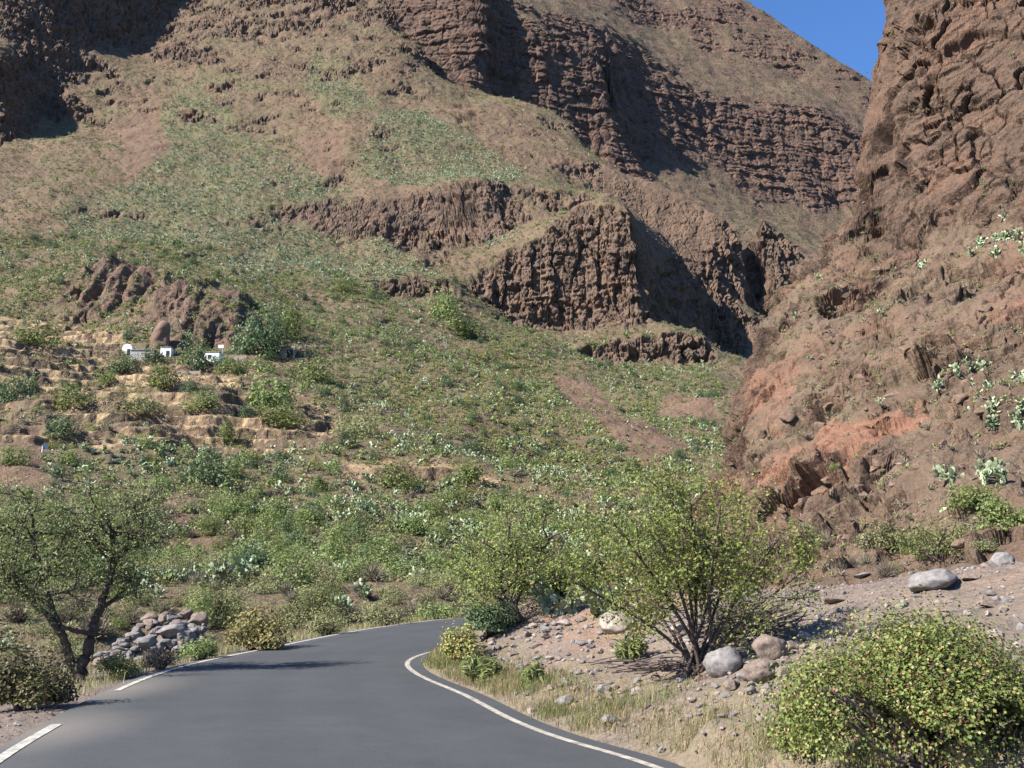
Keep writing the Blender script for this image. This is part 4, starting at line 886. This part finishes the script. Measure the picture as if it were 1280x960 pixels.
# ------------------------------------------------------------------ trees and bushes near the road
class Grow:
    def __init__(s, seed): s.g = np.random.default_rng(seed); s.wood = Bag(); s.tips = []
    def path(s, pts, r0, r1, k=7):
        pts = np.asarray(pts, float); n_ = len(pts) * 4; t = np.linspace(0, len(pts) - 1, n_)
        P = np.stack([np.interp(t, np.arange(len(pts)), pts[:, i]) for i in range(3)], 1)
        for _ in range(3): P[1:-1] = (P[:-2] + P[2:] + 2 * P[1:-1]) / 4
        P[1:-1] += s.g.normal(size=(n_ - 2, 3)) * r0 * .15
        s.wood.add(*tube(P, np.linspace(r0, r1, n_), k)); return P
    def limb(s, p, d, L, r, depth, up=.15, spread=.75, kids=(3, 5)):
        n_ = 6; P = [np.asarray(p, float)]; d = d / np.linalg.norm(d)
        for i in range(n_):
            d = d + s.g.normal(size=3) * .16 + np.array([0, 0, up * .2]); d /= np.linalg.norm(d); P.append(P[-1] + d * L / n_)
        P = np.array(P); s.wood.add(*tube(P, np.linspace(r, r * .45, n_ + 1), 5 if r > .012 else 3))
        if depth == 0: s.tips.append(P); return
        for i in range(s.g.integers(*kids)):
            t = s.g.uniform(.3, 1); j = int(t * n_); q = P[min(j, n_)]
            e = d + s.g.normal(size=3) * spread + np.array([0, 0, up]); s.limb(q, e, L * s.g.uniform(.5, .8), r * .55, depth - 1, up, spread, kids)
        s.tips.append(P[2:])
    def leaves(s, per, L, W, rad=.06, mi=0):
        C = []
        for P in s.tips:
            i = s.g.uniform(0, len(P) - 1, per); a = i.astype(int); f = (i - a)[:, None]
            C.append(P[a] * (1 - f) + P[np.minimum(a + 1, len(P) - 1)] * f + s.g.normal(size=(per, 3)) * rad)
        C = np.vstack(C); n_ = len(C); N = unit(s.g, n_) + np.array([0, 0, .5]); N /= np.linalg.norm(N, axis=1, keepdims=True)
        return leaf_quads(C, N, L * s.g.uniform(.6, 1.3, n_), W * s.g.uniform(.6, 1.3, n_), s.g)
def tree_obj(name, G_, base, label, cat, leafm, wood, per, L, W, rad, part=('trunk', 'crown'), group=None):
    e = empty(name, base); tag(e, label, cat, group); b_ = np.array(base)
    G_.wood.V = [v - b_ for v in G_.wood.V]
    link(part[0], G_.wood.mesh(part[0], [M[wood]], True), e)
    V, Q = G_.leaves(per, L, W, rad); link(part[1], mesh_np(part[1], V - b_, [Q], [M[leafm]]), e)
    return e
# almond tree by the left road edge
base = hit(97, 850, 'near'); Y0 = base[1]
G_ = Grow(3)
def q3(px, py, dy=0): return np.array(at(px, py, Y0 + dy))
s1 = G_.path([base - [0, 0, .1], q3(99, 838), q3(112, 805), q3(122, 772, .1), q3(130, 745, .15)], .11, .065)
s2 = G_.path([q3(97, 842), q3(84, 815, -.1), q3(80, 797, -.2), q3(62, 772, -.3)], .085, .05)
s3 = G_.path([q3(130, 745, .15), q3(140, 715, .2), q3(142, 680, .1), q3(132, 640, 0)], .055, .03)
s4 = G_.path([q3(126, 760, .1), q3(148, 746, .4), q3(165, 722, .6)], .04, .025)
s5 = G_.path([q3(118, 792), q3(95, 790, -.3), q3(75, 782, -.5)], .045, .03)
s6 = G_.path([q3(80, 797, -.2), q3(58, 740, -.2), q3(45, 690, 0), q3(40, 650, .2)], .05, .025)
s7 = G_.path([q3(62, 772, -.3), q3(30, 745, -.5), q3(5, 715, -.6)], .045, .025)
for P, n_, L in ((s3, 13, .8), (s4, 4, .45), (s6, 12, .8), (s7, 9, .8)):
    for i in range(n_):
        q = P[int(len(P) * (.35 + .65 * i / n_))]; dv_ = G_.g.normal(size=3) * [1, .8, .5] + [(-.35 if P is not s4 else .2), 0, .55]
        G_.limb(q, dv_, L, .024, 2, .12, .8, (3, 5))
tree_obj('almond_tree', G_, tuple(base), 'airy grey green tree with forked dark trunk beside the left road edge', 'tree', 'leaf_almond', 'bark', 24, .055, .027, .11)
# many-stemmed tree on the bank
base = hit(876, 838, 'near'); Y0 = base[1]; G_ = Grow(11)
for i, (tx, ty) in enumerate([(690, 705), (715, 660), (750, 620), (790, 585), (830, 560), (860, 575), (905, 590), (950, 610), (990, 640), (1025, 690), (770, 690), (900, 660), (820, 650), (960, 690)]):
    dy = G_.g.uniform(-.7, .9); mid = q3(876 + (tx - 876) * .35, 838 + (ty - 838) * .45, dy * .4); end = q3(876 + (tx - 876) * .86, 838 + (ty - 838) * .84, dy)
    P = G_.path([base + [G_.g.normal() * .07, G_.g.normal() * .07, -.05], mid, end], .023, .009, 6)
    for j in range(7):
        qq = P[int(len(P) * (.38 + .6 * j / 7))]; G_.limb(qq, (end - mid) * .8 + G_.g.normal(size=3) * .45 + [0, 0, .05], .46, .008, 2, .15, .85, (3, 5))
tree_obj('wild_fig', G_, tuple(base), 'many stemmed bright green tree fanning out on the gravel bank', 'tree', 'leaf_tree', 'bark', 10, .042, .026, .075)
# leaning tree at the bank end by the bend
base = hit(655, 778, 'near'); Y0 = base[1]; G_ = Grow(21)
P = G_.path([base - [0, 0, .1], q3(640, 757), q3(622, 745, .2), q3(607, 741, .3)], .09, .05)
P2_ = G_.path([q3(642, 760), q3(650, 735, .2), q3(668, 700, .3), q3(690, 670, .2)], .06, .025)
P3_ = G_.path([q3(630, 750, .1), q3(625, 720, 0), q3(640, 680, -.2)], .045, .02)
for P_, n_ in ((P, 9), (P2_, 12), (P3_, 11)):
    for i in range(n_):
        G_.limb(P_[int(len(P_) * (.3 + .7 * i / n_))], G_.g.normal(size=3) * [1, 1, .5] + [0, 0, .5], .85, .018, 2, .12, .8, (3, 5))
tree_obj('almond_tree', G_, tuple(base), 'leaning low tree with bent dark trunk at the inside of the bend', 'tree', 'leaf_tree', 'bark', 15, .05, .026, .11)
# bushes
def bush(name, px, py, wpx, hpx, label, leafm, n_, L, W, seed, wood='bark', stems=26, fld='near', cat='bush', lumps=14, dy=.4, group=None, jag=.3, hollow=False):
    g = np.random.default_rng(seed); p = hit(px, py, fld); k = px2m(p); w = wpx * k; h = hpx * k; p = p + [0, w * .5 * dy, 0]
    if fld == 'near': p[2] = float(near.zxy(p[0], p[1]))
    e = empty(name, tuple(p)); tag(e, label, cat, group)
    V, Q = dome_leaves(g, n_, L, W, w * .5, h * .82, lumps, jag, .35); V[:, 2] += h * .10
    if hollow:      # the bush is bare and open low down on its road side, where the stems show
        C = V.reshape(-1, 4, 3).mean(1); low_ = (C[:, 2] < h * (.42 + .10 * np.sin(C[:, 0] * 9))) & (C[:, 1] < .25 * w) & (np.abs(C[:, 0] + .02 * w) < .33 * w) & (g.uniform(0, 1, len(C)) < .93)
        Vk = V.reshape(-1, 4, 3)[~low_]; V = Vk.reshape(-1, 3); Q = np.arange(len(V)).reshape(-1, 4)
    link('foliage', mesh_np('foliage', V, [Q], [M[leafm]]), e)
    b_ = Bag()
    for i in range(stems):
        a = g.uniform(0, 6.28); r = g.uniform(.2, .8); en = np.array([math.cos(a) * r * w * .5, math.sin(a) * r * w * .5, h * g.uniform(.5, .85) * (1.1 - .5 * r)])
        b_.add(*tube([np.array([g.normal() * .04 * w, g.normal() * .04 * w, -.05]), en * [.45, .45, .5] + g.normal(size=3) * .03 * w, en], [.008 * w + .002, .005 * w + .002, .002 * w + .001], 4))
    link('stems', b_.mesh('stems', [M[wood]], True), e); return e
bush('broadleaf_bush', 1192, 985, 395, 200, 'big yellow green bush with reddish leaves in the right corner by the road', 'leaf_bush', 95000, .0235, .018, 1, 'dead', 110, lumps=44, dy=.35, jag=.5, hollow=True)
bush('broadleaf_bush', 1010, 955, 90, 75, 'low green shoot with yellow leaves at the left foot of the corner bush', 'leaf_bush', 3600, .026, .019, 2, 'dead', 12, dy=.2)
bush('dark_bush', 12, 890, 128, 88, 'dark bush with reddish stems at the left picture edge by the gravel', 'leaf_dusky', 7000, .045, .03, 3, 'dead', 60)
bush('yellow_bush', 312, 815, 112, 52, 'yellow green rounded bush along the left road edge', 'leaf_rust', 3600, .07, .045, 4)
bush('dry_bush', 196, 838, 58, 36, 'small brown dry bush in front of the rock heap', 'leaf_dry', 1500, .05, .02, 5, 'dead', 40)
bush('leafy_bush', 245, 825, 60, 30, 'small fresh green bush between rock heap and road', 'leaf_green', 1300, .06, .03, 6)
bush('leafy_bush', 137, 850, 60, 34, 'low yellowish green tuft at the foot of the forked tree', 'leaf_yellow', 1200, .05, .03, 16)
bush('rusty_bush', 578, 828, 72, 52, 'rusty yellow bush on the inside tip of the bend', 'leaf_rust', 2600, .055, .035, 7)
bush('dark_bush', 615, 800, 85, 56, 'dark green bush behind the rusty one under the leaning tree', 'leaf_dark', 2600, .06, .035, 8)
bush('leafy_bush', 405, 795, 80, 30, 'green bush beside the road edge right of the yellow bush', 'leaf_olive', 1500, .07, .04, 9)
bush('leafy_bush', 480, 780, 90, 32, 'low olive bush beside the far part of the left road edge', 'leaf_olive', 1500, .08, .045, 10)
bush('leafy_bush', 545, 770, 60, 30, 'green bush at the far end of the visible road edge', 'leaf_green', 1300, .08, .05, 12)
bush('herb_clump', 600, 856, 66, 42, 'pale green broadleaf herb clump low on the bank', 'grass_green', 900, .16, .03, 13, 'twig', 20, cat='plant')
bush('herb_clump', 790, 832, 46, 40, 'pale green herb clump high on the bank', 'grass_green', 420, .14, .03, 14, 'twig', 12, cat='plant')
bush('herb_clump', 668, 858, 34, 30, 'small green herb clump mid bank among grey stones', 'grass_green', 300, .12, .025, 15, 'twig', 12, cat='plant')
bush('herb_clump', 1205, 960, 60, 50, 'dry grass clump in front of the corner bush', 'grass_dry', 500, .2, .012, 17, 'twig', 30, cat='plant', dy=-.3)
for q in [(1190, 700, 150, 62, 'wide bright green bush at the foot of the rock spur', 'leaf_green', 18), (1110, 690, 80, 40, 'smaller green bush left of the wide one under the spur', 'leaf_olive', 19), (1262, 672, 70, 60, 'green bush under the spur at the right picture edge', 'leaf_green', 20), (1225, 640, 80, 40, 'upper green bush behind the wide bush under the spur', 'leaf_green', 22)]:
    bush('leafy_bush', *q[:5], q[5], 2600, .11, .06, q[6], fld='spur', lumps=18)
bush('leafy_bush', 262, 785, 96, 76, 'round light green bush with bare trunk behind the rock heap', 'leaf_green', 3200, .10, .055, 23, fld='hill')
bush('leafy_bush', 400, 770, 90, 50, 'light green bush behind the road edge, right of the bare trunk bush', 'leaf_green', 2200, .10, .055, 24, fld='hill')
bush('leafy_bush', 700, 760, 120, 70, 'green bush behind the bank between the two bank trees', 'leaf_tree', 2600, .09, .05, 25, dy=.8)
def thicket(px, py, wpx, hpx, label, fld, seed, n_, cs, group=None, npad=70, psize=.2):
    g = np.random.default_rng(seed)
    for i in range(n_):
        p = hit(px + g.uniform(-.5, .5) * wpx, py - g.uniform(0, 1) * hpx, fld); s_ = cs * g.uniform(.7, 1.3)
        V, Q = pads(g, npad, psize * g.uniform(.85, 1.15), s_ * .5, s_ * .42); o = link('prickly_pear', mesh_np('prickly_pear', V, [Q], [M['pad']])); o.location = p + [0, 0, -.06]
        tag(o, label, 'cactus', group or (label if n_ > 1 else None))
thicket(1225, 540, 110, 80, 'prickly pear clump in the thicket halfway up the red rock spur', 'spur', 41, 16, 1.5, 'prickly pears halfway up the spur')
thicket(1250, 325, 80, 50, 'prickly pear clump in the thicket high under the cliff at right', 'spur', 42, 11, 1.9, 'prickly pears under the cliff', 70, .26)
thicket(1215, 608, 110, 22, 'low prickly pear above the bushes at the spur foot', 'spur', 43, 6, 1.0, 'low prickly pears at the spur foot')
thicket(1155, 335, 1, 1, 'small lone prickly pear left of the high thicket', 'spur', 44, 1, 1.2)
thicket(180, 752, 46, 22, 'pale whitish green prickly pear behind the rock heap', 'hill', 45, 5, 1.1, 'pale prickly pears behind the rock heap', 80, .14)
thicket(738, 772, 50, 4, 'prickly pear with round pads behind the bank top', 'near', 46, 4, .75, 'prickly pears behind the bank top', 36, .2)
thicket(690, 772, 26, 4, 'prickly pear beside the leaning tree', 'near', 47, 3, .8, 'prickly pears beside the leaning tree', 40, .2)
# brushwood heap
p = hit(935, 795, 'near'); e = Bag(); g = np.random.default_rng(51); k = px2m(p)
for i in range(170):
    c = np.array([g.normal() * 26 * k, g.normal() * .25 + .1, abs(g.normal()) * 16 * k]); c[2] += max(0, c[0]) * .35; a = g.normal() * .5; L = g.uniform(.25, .8); d = np.array([math.cos(a), g.normal() * .4, math.sin(a) * .7 + .3]) * L * .5
    e.add(*tube([c - d, c + g.normal(size=3) * .03, c + d], [.011, .009, .004], 4))
o = link('brushwood_heap', e.mesh('brushwood_heap', [M['dead']], True)); o.location = p; tag(o, 'heap of dark dead branches behind the boulders on the bank', 'brushwood')
e = Bag(); p = hit(868, 838, 'near')
for i in range(60):
    c = np.array([-.5 + g.normal() * .28, -.12 + g.normal() * .15, abs(g.normal()) * .06]); a = g.normal() * .5 + .4; L = g.uniform(.2, .5); d = np.array([math.cos(a), g.normal() * .3, math.sin(a) * .3]) * L * .5
    e.add(*tube([c - d, c + d], [.010, .004], 4))
o = link('brushwood_heap', e.mesh('brushwood_heap', [M['dead']], True)); o.location = p; tag(o, 'scatter of dead twigs left of the many stemmed tree foot', 'brushwood')

# ------------------------------------------------------------------ shrubs and trees picked out on the slope
HAND = [('leafy_shrub', 160, 456, 30, 16, 'low green shrub hiding the foot of the little white hut'), ('dark_shrub', 190, 455, 36, 22, 'dark shrub in front of the grey plastered hut'), ('leafy_shrub', 288, 464, 44, 24, 'green shrub below the pale wall right of the farmhouse'), ('dark_shrub', 318, 442, 62, 68, 'tall bluish green tree beside the rock outcrop by the farmhouse'), ('leafy_shrub', 362, 425, 52, 44, 'round green tree right of the tall bluish tree'),
 ('dark_shrub', 345, 440, 44, 40, 'dark tree between the bluish tree and the shaded shed'), ('dark_shrub', 238, 462, 50, 46, 'dark green tree hiding the farmhouse middle'), ('leafy_shrub', 205, 483, 62, 42, 'green tree in front of the grey hut'),
 ('leafy_shrub', 335, 515, 84, 66, 'light green tree on the terrace below the farmhouse'), ('leafy_shrub', 95, 508, 62, 38, 'green shrub on the left terrace'), ('grey_green_shrub', 172, 516, 66, 40, 'grey green shrub on the middle terrace wall'),
 ('leafy_shrub', 252, 512, 54, 34, 'green shrub on the terrace under the dark tree'), ('dark_shrub', 18, 505, 46, 48, 'dark shrub at the left end of the terraces'), ('dark_shrub', 74, 548, 52, 36, 'dark green shrub beside the dirt track end'),
 ('leafy_shrub', 285, 553, 42, 30, 'small green shrub on the straw coloured field'), ('leafy_shrub', 350, 530, 90, 34, 'wide green shrub at the right end of the straw field'), ('dark_shrub', 256, 608, 66, 46, 'dark shrub below the straw field'),
 ('dark_shrub', 317, 718, 44, 48, 'dark green shrub on the reddish ledge beyond the road'), ('leafy_shrub', 550, 398, 60, 42, 'fresh green shrub under the left basalt cliff'), ('leafy_shrub', 578, 420, 70, 34, 'green shrubs below the fresh green one'),
 ('leafy_shrub', 432, 365, 34, 26, 'green shrub alone on the grey scree'), ('leafy_shrub', 395, 478, 56, 40, 'green tree right of the shaded shed'), ('dark_shrub', 155, 465, 40, 26, 'dark shrub below the white house at left'),
 ('grey_green_shrub', 445, 545, 60, 36, 'grey green shrub right of the terraces'), ('leafy_shrub', 500, 610, 70, 40, 'green shrub on the lower straw patch'), ('leafy_shrub', 585, 606, 60, 40, 'green shrub beside the bare earth patch'), ('leafy_shrub', 130, 480, 40, 26, 'small shrub on the upper left terrace'), ('leafy_shrub', 48, 425, 60, 36, 'shrub on the slope above the left terraces')]
gh = np.random.default_rng(61)
for k_, px_, py_, w_, h_, lb in HAND:
    p = hit(px_, py_, 'hill'); k = px2m(p); o = place(k_, p, w_ * k, gh, hs=h_ / w_ / .72, label=lb); del o['group']

# ------------------------------------------------------------------ farm on the slope
def box(bag, c, s_, mi=0, rz=0.0, bev=.02):
    x_, y_, z_ = np.array(s_) / 2; V = np.array([[sx * x_, sy * y_, sz * z_] for sz in (-1, 1) for sx, sy in ((-1, -1), (1, -1), (1, 1), (-1, 1))]); cr, sr = math.cos(rz), math.sin(rz)
    V = np.stack([V[:, 0] * cr - V[:, 1] * sr, V[:, 0] * sr + V[:, 1] * cr, V[:, 2]], 1) + np.array(c)
    bag.add(V, np.array([[3, 2, 1, 0], [4, 5, 6, 7], [0, 1, 5, 4], [1, 2, 6, 5], [2, 3, 7, 6], [3, 0, 4, 7]]), mi)
def solid(name, parts, mat, parent):
    b_ = Bag()
    for q in parts: box(b_, *q)
    return link(name, b_.mesh(name, [M[mat]]), parent)
p = hit(264, 455, 'hill'); e = empty('white_farmhouse', tuple(p)); tag(e, 'small white farmhouse with one dark window below the rock outcrop', 'house')
solid('wall', [((0, 1.6, .8), (2.9, 3.0, 2.9))], 'white', e); solid('wall', [((-2.4, 1.8, .75), (1.5, 2.4, 2.6))], 'white', e)
w_ = solid('window', [((-.35, .10, 1.35), (.62, .06, .6))], 'dark', e); solid('frame', [((-.35, .085, 1.69), (.78, .08, .07)), ((-.35, .085, 1.01), (.78, .08, .07))], 'greywall', w_)
solid('roof', [((0, 1.6, 2.31), (3.1, 3.2, .12)), ((-2.4, 1.8, 2.1), (1.6, 2.6, .1))], 'roof', e)
solid('parapet', [((-2.2, -.2, .35), (1.9, .18, .5))], 'white', e)
p = hit(158, 445, 'hill'); e = empty('white_hut', tuple(p)); tag(e, 'little white hut with rounded top at the left end of the farm', 'hut')
b_ = Bag(); prof = [(-.95, -.4), (-1.0, 1.3), (-.7, 1.95), (0, 2.2), (.6, 2.0), (.95, 1.4), (1.0, -.4)]
V = np.array([[x_, 0, z_] for x_, z_ in prof] + [[x_, 2.2, z_] for x_, z_ in prof]); k = len(prof)
b_.add(V, np.array([[i, i + 1, k + i + 1, k + i] for i in range(k - 1)])); me = mesh_np('wall', V, [np.array([[i, i + 1, k + i + 1, k + i] for i in range(k - 1)]), np.array([list(range(k))[::-1], list(range(k, 2 * k))])], [M['white']]); link('wall', me, e)
solid('door', [((.3, -.03, .5), (.55, .06, 1.3))], 'dark', e)
p = hit(178, 450, 'hill'); e = empty('grey_hut', tuple(p)); tag(e, 'low grey plastered hut with dusty roof between the white huts', 'hut')
solid('wall', [((0, 1.2, .8), (4.4, 2.4, 2.4))], 'greywall', e); solid('roof', [((0, 1.2, 2.06), (4.7, 2.7, .12))], 'roof', e); solid('door', [((.9, -.03, .6), (.8, .06, 1.6))], 'dark', e)
p = hit(206, 446, 'hill'); e = empty('white_shed', tuple(p)); tag(e, 'narrow white shed against the fluted rock outcrop', 'shed')
solid('wall', [((0, .9, .7), (2.0, 1.8, 2.2))], 'white', e); solid('roof', [((0, .9, 1.86), (2.2, 2.0, .1))], 'roof', e); solid('door', [((.4, -.03, .5), (.6, .06, 1.3))], 'dark', e)
p = hit(358, 446, 'hill'); e = empty('shaded_shed', tuple(p)); tag(e, 'shed with pale roof edge in the dark shade of trees', 'shed')
solid('wall', [((0, 1.5, .9), (3.0, 3, 2.0))], 'roof', e); solid('roof', [((-.4, 1.3, 2.1), (2.2, 2.0, .12))], 'roof', e); solid('door', [((.6, -.03, .7), (1.2, .06, 1.6))], 'dark', e)
p = hit(294, 449, 'hill'); b_ = Bag(); box(b_, (0, 0, .3), (4.6, .35, .9)); o = link('pale_wall', b_.mesh('pale_wall', [M['roof']])); o.location = p; tag(o, 'low pale wall right of the white farmhouse', 'wall')
p = hit(236, 468, 'hill'); b_ = Bag(); box(b_, (0, 0, .2), (4.4, .35, .7)); o = link('pale_wall', b_.mesh('pale_wall', [M['roof']])); o.location = p; tag(o, 'short pale wall under the dark tree below the farm', 'wall')
p = hit(277, 455, 'hill'); e = empty('utility_post', tuple(p)); tag(e, 'thin grey post with small white panel beside the white farmhouse', 'post')
b_ = Bag(); b_.add(*tube([(0, 0, -.3), (0, 0, 3.8)], [.09, .07], 8)); link('pole', b_.mesh('pole', [M['post']], True), e); solid('panel', [((-.35, -.1, 3.4), (1.0, .06, .6))], 'white', e)
p = hit(52, 566, 'hill'); e = empty('panel_post', tuple(p)); tag(e, 'small white post with blue grey panel beside the dirt track', 'post'); e.scale = (.6, .6, .75)
b_ = Bag(); b_.add(*tube([(0, 0, -.2), (0, 0, 1.0)], [.12, .10], 8)); link('pole', b_.mesh('pole', [M['white']], True), e); solid('panel', [((.35, .1, .9), (1.0, .08, .75), 0, .3)], 'panel', e)
# rock outcrop above the farm: smooth fluted lobes
def lobe(px, py, wpx, hpx, lean, seed, bag, depth=.8):
    g = np.random.default_rng(seed); p = hit(px, py, 'hill'); k = px2m(p); w, h = wpx * k, hpx * k
    u = np.linspace(0, 2 * math.pi, 40, endpoint=False); t = np.linspace(0, 1, 22)
    U, T = np.meshgrid(u, t, indexing='ij'); r = np.sqrt(np.clip(1 - (T * .98) ** 2.2, 0, 1)) * (1 + .10 * np.sin(U * 5 + g.uniform(0, 6)) * (1 - T))
    V = np.stack([np.cos(U) * r * w * .5 + lean * k * T, np.sin(U) * r * w * .5 * depth, T * h * 1.0 - .8], -1)
    V += .35 * fbm(V, 2.6, 4, seed * 3.3)[..., None] * np.stack([np.cos(U), np.sin(U), 0 * U], -1) + p + [0, w * .2, 0]
    I = np.arange(40 * 22).reshape(40, 22); J = np.roll(I, -1, 0)
    bag.add(V.reshape(-1, 3), np.stack([I[:, :-1], J[:, :-1], J[:, 1:], I[:, 1:]], -1).reshape(-1, 4))
b_ = Bag(); lobe(197, 434, 26, 40, 4, 200, b_)
o = link('rock_outcrop', b_.mesh('rock_outcrop', [M['outcrop']], True)); tag(o, 'smooth oval brown rock standing at the left foot of the fluted outcrop', 'rock outcrop')
